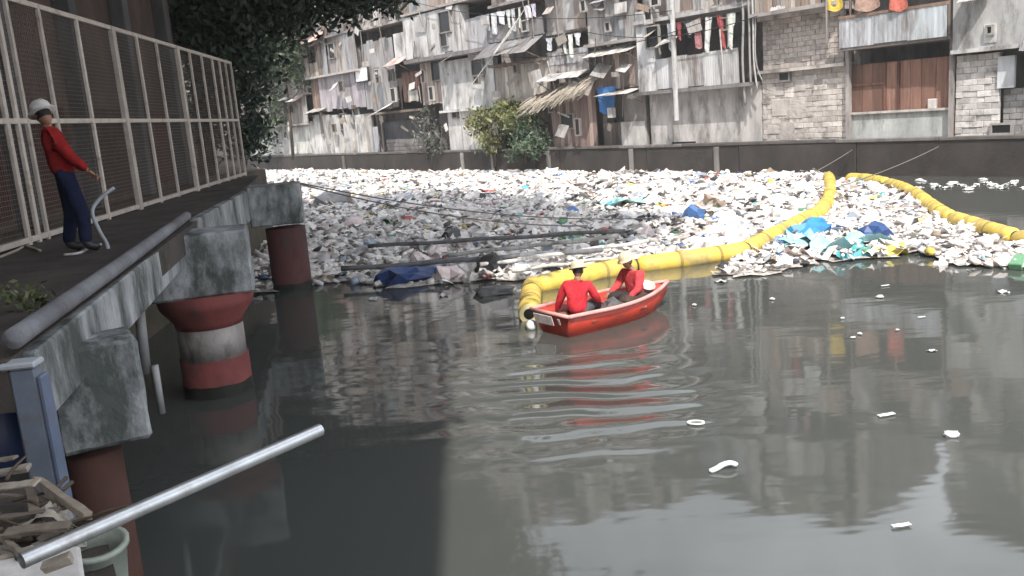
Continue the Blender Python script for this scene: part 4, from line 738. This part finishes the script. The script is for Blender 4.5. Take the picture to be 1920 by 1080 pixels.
STR = [(1305, 792, .28, 0, 'ring shaped white plastic scrap on open water'), (1355, 878, .40, 1, 'largest curled white foam scrap on open water'), (1662, 777, .30, 2, 'narrow white foam strip on open water'), (1785, 814, .22, 3, 'small off white foam scrap on open water'), (1690, 984, .24, 2, 'thin bent white scrap over the sky reflection'), (1748, 657, .15, 3, 'tiny grey wrapper on open water'), (1880, 546, .24, 3, None), (1728, 594, .18, 2, None), (1612, 625, .12, 3, None), (1600, 632, .10, 3, None), (1580, 596, .10, 3, None), (1660, 535, .24, 2, None), (1650, 556, .2, 3, None), (1352, 527, .34, 3, None), (1448, 560, .16, 3, None), (1302, 571, .14, 3, None), (1682, 618, .1, 3, None), (830, 553, .3, 3, None), (700, 560, .25, 3, None), (990, 690, .01, 3, None)]
for x in range(26): STR.append((1690+x*9+random.uniform(-4, 4), 345+6*math.sin(x)+random.uniform(-4, 8), random.uniform(.25, .5), random.choice((0, 3)), 'b'))
for x, y, sz, k, lab in STR:
    if sz < .05: continue
    g = None; sz *= .62
    if k == 0 and lab and lab != 'b':
        V, Fc = tube([(.5*math.cos(a), .3*math.sin(a), 0) for a in np.linspace(.4, 6.1, 14)], .09, 6); me = mesh('scrap', V, Fc, True)
    elif k == 1:
        V, Fc = tube(smoothline([(-.55, 0, -.05), (-.25, .0, .05), (.05, .02, .2), (.35, 0, .22), (.55, -.05, .05)], 4), [.03]+[.13]*15+[.03], 8); me = mesh('scrap', V, Fc, True)
    elif k == 2: me = rough_box(1.0, .26, .08, .02, .03, 'scrap', 4)
    else: me = random.choice(RS+RB)
    if lab == 'b': l2 = 'white scrap drifting in dark water beyond the snaking boom'; g = 'scraps beyond the snaking boom'
    elif lab is None: l2 = 'tiny pale scrap drifting off the edge of the litter'; g = 'scraps drifting on open water'
    else: l2 = lab
    piece('foam_scrap', me, x, y, (sz, sz, sz*.7), (.66, .66, .64) if k != 3 else (.5, .5, .49), l2, 'scrap', random.uniform(-.4, .4), .02, group=g)
# ------------------------------------------------------------------ poles and ropes over the litter
for k, (xa_, ya_, xb_, yb_, r_, c, lab) in enumerate(((690, 462, 1172, 432, .05, (.12, .12, .12), 'long dark bamboo pole lying farthest back in the litter'), (640, 505, 1130, 468, .055, (.16, .16, .17), 'long dark bamboo pole across the shaded litter'), (900, 497, 1215, 452, .042, (.56, .54, .51), 'thick pale bamboo pole lying behind the yellow boom'), (960, 508, 1190, 478, .036, (.50, .48, .44), 'pale bamboo pole right behind the boat end of the boom'), (840, 478, 1160, 443, .045, (.40, .39, .37), 'thin grey bamboo pole between the dark and pale ones'))):
    a = G(xa_, ya_, .3); b_ = G(xb_, yb_, .33); n = 16; pts = [a.lerp(b_, i/n)+Vector((0, 0, .015*math.sin(i*1.1+k))) for i in range(n+1)]; V, Fc = tube(pts, [r_*(1+.12*(i % 3 == 0)) for i in range(n+1)], 8); o = obj('bamboo_pole', mesh('bamboo_pole', V, Fc, True), M_WOOD, color=c); tag(o, lab, 'pole')
PT = Vector((P3.x+.45, 19.0, ZD+.06))
for k, (x, y, sg, lab) in enumerate(((1598, 281, 2.3, 'mooring rope from the block cap pier to the quay by the timber house'), (1760, 275, 2.0, 'mooring rope from the block cap pier to the quay by the patched block wall'))):
    q = pf(x, y, .12); V, Fc = tube(sag(PT+Vector((0, .1*k, 0)), q, sg*.78, 60), .017, 6); o = obj('mooring_rope', mesh('mooring_rope', V, Fc, True), M_ROPE, color=(.17, .15, .14)); tag(o, lab, 'rope')
# ------------------------------------------------------------------ boat
BA = math.radians(35); BOR = G(1044, 627, 0)
bt = thing('rowing_boat', 'small red rowing boat with pink gunwale carrying two men', 'boat', (BOR.x, BOR.y, 0), BA)
Lb = 2.28; ST_ = 18; NS = 9
def hull_sec(u, inset=0.0):
    hb = .56*(1-max(0, (u-.35)/.65)**2.3)*(.86+.14*min(1, u/.3)); hb = max(hb-inset, .012); zg = .34+.03*abs(u-.35)+.05*max(0, u-.5)**1.5*2; zk = -.10+.30*max(0, (u-.72)/.28)**2+inset*.8
    xr = u*Lb; out = []
    for j in range(NS):
        v = j/(NS-1)*2-1; a = abs(v); yy = math.copysign(hb*(a**.75)*(.80+.20*a), v); zz = zk+(zg-zk)*max(0, (a-.5)/.5)**1.15*1.0 if a > .5 else zk+.02*a
        rake = .16*((zz+.1)/.5)*(u**3) - .13*((zz+.1)/.5)*(1-u)**4
        out.append((xr+rake, yy, zz))
    return out
def hull(inset):
    V = []; Fc = []
    for i in range(ST_+1):
        V += hull_sec(i/ST_, inset)
    for i in range(ST_):
        for j in range(NS-1): Fc.append((i*NS+j, i*NS+j+1, (i+1)*NS+j+1, (i+1)*NS+j))
    return V, Fc
V, Fc = hull(0); V2_, F2 = hull(.035); no = len(V); V += V2_; Fc += [tuple(reversed([i+no for i in f])) for f in F2]
Fc += [tuple(range(NS)), tuple(no+i for i in range(NS-1, -1, -1))]
for i in range(ST_):
    for j in (0, NS-1): Fc.append((i*NS+j, (i+1)*NS+j, no+(i+1)*NS+j, no+i*NS+j))
hm = mesh('hull', V, Fc, True); bm = bmesh.new(); bm.from_mesh(hm); bmesh.ops.recalc_face_normals(bm, faces=bm.faces); bm.to_mesh(hm); bm.free(); obj('hull', hm, M_HULL, bt)
gl = [Vector(hull_sec(i/ST_)[0])+Vector((0, .01, .012)) for i in range(ST_+1)]; gr_ = [Vector(hull_sec(i/ST_)[NS-1])+Vector((0, -.01, .012)) for i in range(ST_, -1, -1)]
V, Fc = tube(gl+gr_, .032, 8); obj('gunwale', mesh('gunwale', V, Fc, True), M_GUNW, bt); V, Fc = tube([gl[0], gr_[-1]], .03, 8); obj('gunwale', mesh('gunwale', V, Fc, True), M_GUNW, bt)
for u in (.2, .62):
    s_ = hull_sec(u, .036); obj('thwart', bevel_box(.24, .92 if u < .5 else .84, .03, .008, 'thwart'), M_WOOD, bt, (u*Lb, 0, .2), color=(.34, .14, .11))
tn = obj('name_plate', bevel_box(.014, .46, .16, .004, 'name_plate'), M_CLOTH, bt, (-.112, .16, .24), (0, -.27, 0), color=(.62, .56, .55)); obj('registration_mark', bevel_box(.012, .05, .1, .003, 'registration_mark'), M_CLOTH, bt, (-.112, -.22, .25), (0, -.27, 0), color=(.62, .5, .48))
V, Fc = lathe([(.02, -.09), (.07, -.07), (.095, 0), (.07, .07), (.025, .09)], 14); o = obj('float_buoy', mesh('float_buoy', V, Fc, True), M_PLAST, loc=G(997, 610, .06), rot=(1.2, .3, 0), color=(.85, .85, .84)); tag(o, 'small white float on the water at the boat stern', 'float')
def bl_(x, y, z): return bt.matrix_basis @ Vector((x, y, z))
bpy.context.view_layer.update()
o = obj('cargo_sack', RB[2], M_CLOTH, loc=bl_(1.0, -.22, .22), rot=(0, 0, .4), scale=(.5, .42, .62), color=(.12, .115, .12)); tag(o, 'dark grey sack between the two men in the boat', 'sack')
o = obj('cargo_sack', RB[5], M_CLOTH, loc=bl_(1.45, -.2, .24), rot=(0, 0, 1), scale=(.55, .45, .55), color=(.075, .05, .04)); tag(o, 'dark brown sack at the feet of the man in the bow', 'sack')
V, Fc = lathe([(.09, -.12), (.11, .0), (.125, .12), (.13, .125), (.115, .12), (.09, -.08)], 14); o = obj('bucket', mesh('bucket', V, Fc, True), M_PLAST, loc=bl_(1.85, -.08, .36), rot=(.5, .2, 0), color=(.55, .52, .50)); tag(o, 'pale grey bucket on its side near the bow', 'bucket')
# ------------------------------------------------------------------ people
def skin(name, J, edges, root):
    names = list(J); me = bpy.data.meshes.new(name); me.from_pydata([J[k][0] for k in names], [(names.index(a), names.index(b_)) for a, b_ in edges], []); o = bpy.data.objects.new(name, me); COL.objects.link(o)
    md = o.modifiers.new('s', 'SKIN'); md.use_smooth_shade = True; md.branch_smoothing = .4; sub = o.modifiers.new('d', 'SUBSURF'); sub.levels = 2; sub.render_levels = 2
    for i, k in enumerate(names):
        r_ = J[k][1]; me.skin_vertices[0].data[i].radius = (r_, r_) if not isinstance(r_, tuple) else r_; me.skin_vertices[0].data[i].use_root = (k == root)
    bpy.context.view_layer.update(); ev = o.evaluated_get(bpy.context.evaluated_depsgraph_get()); out = bpy.data.meshes.new_from_object(ev); bpy.data.objects.remove(o); out.name = name
    out.polygons.foreach_set('use_smooth', [True]*len(out.polygons)); return out
def merge(name, parts):
    V = []; Fc = []
    for me in parts:
        o_ = len(V); V += [tuple(v.co) for v in me.vertices]; Fc += [tuple(i+o_ for i in p.vertices) for p in me.polygons]
    return mesh(name, V, Fc, True)
def head_mesh(c, fwd, up):
    fwd = fwd.normalized(); up = (up-fwd*up.dot(fwd)).normalized(); rt = fwd.cross(up)
    bm = bmesh.new(); bmesh.ops.create_uvsphere(bm, u_segments=20, v_segments=14, radius=1)
    for v in bm.verts:
        p = v.co; x, y, z = p.x*.076, p.y*.094, p.z*.118
        if p.z < -.2: x *= 1+.28*(p.z+.2); y *= 1+.1*(p.z+.2)
        if p.y > .8 and abs(p.x) < .25 and -.35 < p.z < .15: y += .022*(1-abs(p.x)*3)     # nose
        if abs(p.x) > .93 and abs(p.z) < .3: x *= 1.16                                        # ears
        if p.y > .6 and .12 < p.z < .3: y += .006
        v.co = c+rt*x+fwd*y+up*z
    me = bpy.data.meshes.new('h'); bm.to_mesh(me); bm.free(); return me, rt, fwd, up
def hand(w_, d, side, pal):
    """palm plus five fingers from wrist w_ along d"""
    d = d.normalized(); s_ = (side-d*side.dot(d)).normalized(); J = {'w': (w_, .026), 'p': (w_+d*.045, (.036, .02)), 'k': (w_+d*.085, (.036, .018))}; E_ = [('w', 'p'), ('p', 'k')]; ms = [skin('palm', J, E_, 'w')]
    for i, ln in enumerate((.068, .078, .072, .055)):
        b_ = w_+d*.085+s_*(.028-.0185*i); ms.append(skin('f', {'a': (b_-d*.015, .009), 'b': (b_+d*ln*.5+pal*.006, .0088), 'c': (b_+d*ln*.82+pal*.026, .008), 'd': (b_+d*ln*.9+pal*.042, .007)}, [('a', 'b'), ('b', 'c'), ('c', 'd')], 'a'))
    b_ = w_+d*.03+s_*.028; ms.append(skin('t', {'a': (b_, .011), 'b': (b_+s_*.025+d*.03+pal*.012, .0105), 'c': (b_+s_*.028+d*.058+pal*.026, .009)}, [('a', 'b'), ('b', 'c')], 'a')); return ms
def person(label, J, head, look, up, shirt, pants, hat, sleeve, hatrot=None, boots=(.02, .02, .022)):
    """J: joint name -> Vector (world)"""
    base = Vector((J['pel'].x, J['pel'].y, min(J['toeL'].z, J['toeR'].z)-.04)); t_ = thing('person', label, 'person', base)
    J = {k: v-base for k, v in J.items()}; head = head-base
    r_ = dict(pel=(.135, .11), bel=(.13, .10), che=(.16, .115), nb=.07, nk=.052, shL=.066, shR=.066, elL=.043, elR=.043, wrL=.029, wrR=.029, hiL=.085, hiR=.085, knL=.058, knR=.058, anL=.042, anR=.042, toeL=.034, toeR=.034)
    J['nk'] = head-up.normalized()*.07
    E_ = [('pel', 'bel'), ('bel', 'che'), ('che', 'nb'), ('nb', 'nk')]+[x for s in 'LR' for x in (('che', 'sh'+s), ('sh'+s, 'el'+s), ('el'+s, 'wr'+s), ('pel', 'hi'+s), ('hi'+s, 'kn'+s), ('kn'+s, 'an'+s), ('an'+s, 'toe'+s))]
    names = ['pel', 'bel', 'che', 'nb', 'nk']+[p+s for s in 'LR' for p in ('sh', 'el', 'wr', 'hi', 'kn', 'an', 'toe')]
    hm_, rt, fw_, u_ = head_mesh(head, look, up); parts = [skin('b', {k: (J[k], r_[k]) for k in names}, E_, 'pel'), hm_]
    for s, sg in (('L', -1), ('R', 1)):
        d = (J['wr'+s]-J['el'+s]); parts += hand(J['wr'+s], d, fw_*.6-rt*sg*.2+Vector((.01, .02, .03)), -rt*sg)
    obj('body', merge('body', parts), M_SKIN, t_)
    g = .024
    rs = dict(pel=(.185, .165), bel=(.178, .155), che=(.19, .15), nb=.085, shL=.092, shR=.092, elL=.068, elR=.068, wrL=.048, wrR=.048)
    JS = {k: J[k] for k in ('pel', 'bel', 'che', 'nb', 'shL', 'shR')}; JS['pel'] = J['pel']-(J['bel']-J['pel'])*.35; ES = [('pel', 'bel'), ('bel', 'che'), ('che', 'nb'), ('che', 'shL'), ('che', 'shR')]
    for s in 'LR':
        JS['el'+s] = J['el'+s]; ES.append(('sh'+s, 'el'+s))
        if sleeve: JS['wr'+s] = J['wr'+s].lerp(J['el'+s], .06); ES.append(('el'+s, 'wr'+s))
    if not sleeve:
        for s in 'LR': JS['el'+s] = J['sh'+s].lerp(J['el'+s], .7)
    obj('shirt', skin('shirt', {k: (v, rs[k]) for k, v in JS.items()}, ES, 'pel'), M_CLOTH, t_, color=shirt)
    rp = dict(pel=(.17, .145), hi=.108, kn=.082, an=.07)
    JP = {'top': (J['pel'].lerp(J['bel'], .6), (.15, .125)), 'pel': (J['pel'], (.15, .13))}; EP = [('top', 'pel')]
    for s in 'LR':
        for p in ('hi', 'kn', 'an'): JP[p+s] = (J[p+s], rp[p])
        EP += [('pel', 'hi'+s), ('hi'+s, 'kn'+s), ('kn'+s, 'an'+s)]
    obj('trousers', skin('trousers', JP, EP, 'top'), M_CLOTH, t_, color=pants)
    for s in 'LR':
        obj('boot', skin('boot', {'a': (J['an'+s]+(J['kn'+s]-J['an'+s]).normalized()*.1, .062), 'b': (J['an'+s], .06), 'c': (J['toe'+s], .05)}, [('a', 'b'), ('b', 'c')], 'a'), M_PLAST, t_, color=boots)
    rot = Matrix((rt, fw_, u_)).transposed().to_euler()
    bm = bmesh.new(); bmesh.ops.create_uvsphere(bm, u_segments=16, v_segments=10, radius=1)
    bmesh.ops.delete(bm, geom=[v for v in bm.verts if v.co.z < -.35 or (v.co.y > .45 and v.co.z < .35)], context='VERTS'); bmesh.ops.scale(bm, vec=(.083, .101, .122), verts=bm.verts); me = bpy.data.meshes.new('hair'); bm.to_mesh(me); bm.free(); obj('hair', me, M_HAIR, t_, head-fw_*.004, rot)
    for s in (-1, 1): bm = bmesh.new(); bmesh.ops.create_uvsphere(bm, u_segments=8, v_segments=6, radius=.011); me = bpy.data.meshes.new('eye'); bm.to_mesh(me); bm.free(); obj('eye', me, M_DARK, t_, head+fw_*.083+rt*s*.031+u_*.008)
    obj('mouth', bevel_box(.044, .008, .009, .003, 'mouth'), mat('lip', (.2, .07, .06)), t_, head+fw_*.088-u_*.058, rot)
    prof = [(.142, .0), (.145, .008), (.112, .022), (.110, .05), (.10, .09), (.075, .122), (.035, .138), (.005, .142)]; V, Fc = lathe(prof, 20); V = [(x, y*1.16, z) for x, y, z in V]
    hr = rot if hatrot is None else (rot.to_matrix() @ Matrix.Rotation(hatrot[0], 3, 'X') @ Matrix.Rotation(hatrot[1], 3, 'Y')).to_euler()
    obj('hat', mesh('hat', V, Fc, True), M_CLOTH, t_, head+u_*.035, hr, color=hat); return t_
def seated(pel, face, lean, knee_h, foot, arms, headtilt=0, legspread=.13):
    f = Vector((math.cos(face), math.sin(face), 0)); r_ = Vector((f.y, -f.x, 0)); U = Vector((0, 0, 1)); ax = (U+f*lean).normalized(); J = dict(pel=pel, bel=pel+ax*.17, che=pel+ax*.36, nb=pel+ax*.50)
    for s, sg in (('L', -1), ('R', 1)):
        J['sh'+s] = pel+ax*.44+r_*sg*.185; J['hi'+s] = pel+r_*sg*.09+f*.04; J['kn'+s] = pel+r_*sg*legspread+f*.43+U*knee_h; J['an'+s] = pel+r_*sg*legspread+f*foot+U*(-.16); J['toe'+s] = J['an'+s]+f*.13-U*.03
        e, w_ = arms[s]; J['el'+s] = J['sh'+s]+f*e[0]+r_*e[1]+U*e[2]; J['wr'+s] = J['el'+s]+f*w_[0]+r_*w_[1]+U*w_[2]
    return J, f, ax
pel = bl_(.42, -.02, .27)
J, f, ax = seated(pel, math.radians(66), .16, .10, .52, {'L': ((.02, -.12, -.25), (.08, -.10, -.20)), 'R': ((.10, .08, -.24), (.2, -.02, -.1))}, legspread=.17)
person('man in red shirt and pale hat sitting at the boat stern, back turned', J, pel+ax*.635+f*.05, f+Vector((-.1, 0, -.25)), ax+f*.1, (.60, .04, .055), (.10, .10, .11), (.66, .58, .40), True, (0, -.18))
pel = bl_(1.72, .0, .27)
J, f, ax = seated(pel, math.radians(214), .22, .09, .5, {'L': ((.10, -.06, -.24), (.18, .03, -.1)), 'R': ((.10, .06, -.24), (.2, -.02, -.08))})
person('man in red shirt and straw hat sitting in the bow facing the stern', J, pel+ax*.635+f*.05, f+Vector((.1, -.3, -.3)), ax+f*.1, (.58, .07, .08), (.05, .04, .04), (.64, .55, .38), True, (-.05, .1))
# worker standing on the walkway
g0 = G(148, 474, ZD); f = Vector((.55, -.25, 0)).normalized(); f = Vector((.80, .45, 0)).normalized(); r_ = Vector((f.y, -f.x, 0)); U = Vector((0, 0, 1)); pel = g0+U*.88+f*.0
J = dict(pel=pel, bel=pel+U*.17-f*.02, che=pel+U*.36-f*.06, nb=pel+U*.50-f*.09)
for s, sg in (('L', -1), ('R', 1)):
    J['sh'+s] = pel+U*.45-f*.07+r_*sg*.18; J['hi'+s] = pel+r_*sg*.09-U*.06; J['kn'+s] = pel+r_*sg*.11-U*.45+f*.05*(1+sg); J['an'+s] = g0+U*.09+r_*sg*.12+f*.08*sg; J['toe'+s] = J['an'+s]+f*.14-U*.045
    J['el'+s] = J['sh'+s]+f*.12+r_*sg*.04-U*.26; J['wr'+s] = J['el'+s]+f*.17-U*.18-r_*sg*.04
person('worker in red shirt, navy trousers and white helmet standing by the fence', J, pel+U*.625-f*.105, Vector((-.55, .6, -.35)), U-f*.15, (.24, .016, .016), (.012, .016, .04), (.66, .63, .60), True)
# ------------------------------------------------------------------ foreground heap
V, Fc = tube([G(40, 1052, 2.21), G(330, 925, 2.21), G(600, 806, 2.21)], .025, 20, cap=False); pp = thing('metal_pipe', 'bright galvanised pipe jutting over the water from the timber heap', 'pipe', G(60, 1040, 2.2)); obj('pipe_wall', mesh('pipe_wall', V, Fc, True), M_PIPE, pp, -pp.location)
e = G(600, 806, 2.21); d = (e-G(40, 1052, 2.21)).normalized(); V, Fc = tube([e-d*.03, e-d*.028], .024, 20); obj('bore', mesh('bore', V, Fc), M_DARK, pp, -pp.location)
hb = thing('concrete_ledge', 'rough concrete ledge under the timber heap', 'ledge', G(80, 1010, 1.7)); V, Fc = prism([(G(x, y, 2.0).x, G(x, y, 2.0).y) for x, y in ((-200, 905), (60, 905), (150, 970), (200, 1010), (225, 1100), (240, 1400), (-300, 1400))], 1.0, 1.98); obj('slab', mesh('slab', V, Fc), M_DECK, hb, -hb.location)
HW = [(.27, .225, .18), (.19, .155, .125), (.34, .295, .245), (.13, .105, .09)]
HP = [((-40, 868), (30, 858), .07, 0), ((-20, 892), (55, 876), .06, 2), ((68, 900), (165, 968), .06, 0), ((-10, 915), (70, 905), .07, 2), ((0, 930), (72, 938), .05, 1), ((55, 905), (70, 985), .05, 1), ((-20, 975), (110, 955), .06, 3), ((10, 1000), (130, 985), .06, 1), ((70, 1012), (160, 972), .05, 2), ((-30, 1058), (62, 1028), .05, 2), ((0, 1005), (40, 1040), .04, 0), ((80, 1065), (135, 1045), .04, 2)]
HL = ['topmost pale broken plank at the back of the timber heap', 'second broken plank below the topmost of the heap', 'broken plank sloping down to the metal pipe', 'wide pale plank across the middle of the heap', 'thin brown stick under the wide pale plank', 'short upright stick in the timber heap', 'dark board lying flat at the heap middle', 'dark board beside the metal pipe', 'splintered pale stick on top of the metal pipe', 'pale bamboo stick under the pipe end', 'thin splinter crossing the heap', 'short pale stick below the metal pipe']
for k, ((p0, p1, th_, c), lab) in enumerate(zip(HP, HL)):
    z = 2.03+.035*(k % 4); p_, q_ = G(*p0, z), G(*p1, z+.02); l = (p_+q_)/2; rr_ = (q_-p_).to_track_quat('X', 'Z').to_euler(); me = rough_box((q_-p_).length, th_*(.4+.3*random.random())+.006, .012+.008*(k % 3), .003, .003, 'plank', 5); o = obj('plank', me, M_WOOD, loc=l, rot=rr_, color=HW[c]); o.rotation_euler.rotate_axis('X', random.uniform(-.4, .4)); tag(o, lab, 'plank')
for k in range(16):
    p_ = G(random.uniform(-30, 160), random.uniform(880, 1050), 2.06+random.uniform(0, .05)); a_ = random.uniform(0, 6.28); ln = random.uniform(.12, .35); d_ = Vector((math.cos(a_), math.sin(a_), random.uniform(-.1, .25)))*ln; V, Fc = tube(smoothline([p_, p_+d_*.4+Vector((0, 0, random.uniform(-.015, .02))), p_+d_], 4), list(np.linspace(.009, .004, 9)), 6); o = obj('twig', mesh('twig', V, Fc, True), M_BARK); tag(o, 'dry twig lying loose on the timber heap', 'twig', 'twigs on the timber heap')
o = obj('foam_slab', RX, M_PLAST, loc=G(45, 1085, 2.06), rot=(.15, .1, .5), scale=(.34, .3, .14), color=(.58, .55, .53)); tag(o, 'chipped white foam slab at the foot of the heap', 'foam')
V, Fc = lathe([(.085, -.26), (.10, -.1), (.108, .04), (.118, .045), (.118, .06), (.10, .062), (.092, .0), (.08, -.2)], 22); o = obj('plastic_drum', mesh('plastic_drum', V, Fc, True), M_PLAST, loc=G(178, 1045, 1.98), rot=(.1, .1, 0), color=(.30, .33, .29)); tag(o, 'grey green plastic drum with pale rim under the metal pipe', 'drum')
o = obj('rag', CLOTHS[4], M_CLOTH, loc=G(80, 985, 2.12), rot=(1.3, .2, .5), scale=(.22, .12, .2), color=(.40, .36, .30)); tag(o, 'dusty tan rag draped on the timber heap', 'rag')
for k in range(9):
    p = G(random.uniform(-10, 150), random.uniform(950, 1030), 2.02); o = obj('rubble_stone', RB[k % 6], M_CON, loc=p, rot=(random.random(), random.random(), 3*random.random()), scale=tuple(random.uniform(.05, .11) for _ in range(3)), color=random.choice([(.4, .37, .33), (.5, .47, .43), (.28, .25, .22)])); tag(o, 'small chunk of rubble in the timber heap', 'stone', 'rubble in the timber heap')
p = G(8, 790, 1.6); V, Fc = lathe([(.22, -.45), (.25, -.42), (.26, -.1), (.25, -.08), (.26, .1), (.26, .4), (.25, .45), (.22, .46)], 24); o = obj('blue_drum', mesh('blue_drum', V, Fc, True), M_PLAST, loc=(p.x-.25, p.y+.2, 1.62), color=(.012, .022, .07)); tag(o, 'dark blue plastic drum behind the grey column', 'drum')

# ------------------------------------------------------------------ air
hz = obj('haze', mesh('haze', *prism([(-950, -950), (950, -950), (950, 950), (-950, 950)], -3.6, 26)), None, kind='stuff')
mh = bpy.data.materials.new('haze'); mh.use_nodes = True; th_ = mh.node_tree; th_.nodes.remove(th_.nodes['Principled BSDF']); pv = N(th_, 'ShaderNodeVolumePrincipled'); pv.inputs['Color'].default_value = (.95, .95, .95, 1); pv.inputs['Density'].default_value = .0009; th_.links.new(pv.outputs[0], th_.nodes['Material Output'].inputs['Volume']); hz.data.materials.append(mh)
tag(hz, 'thin pale haze hanging over the river', 'haze')
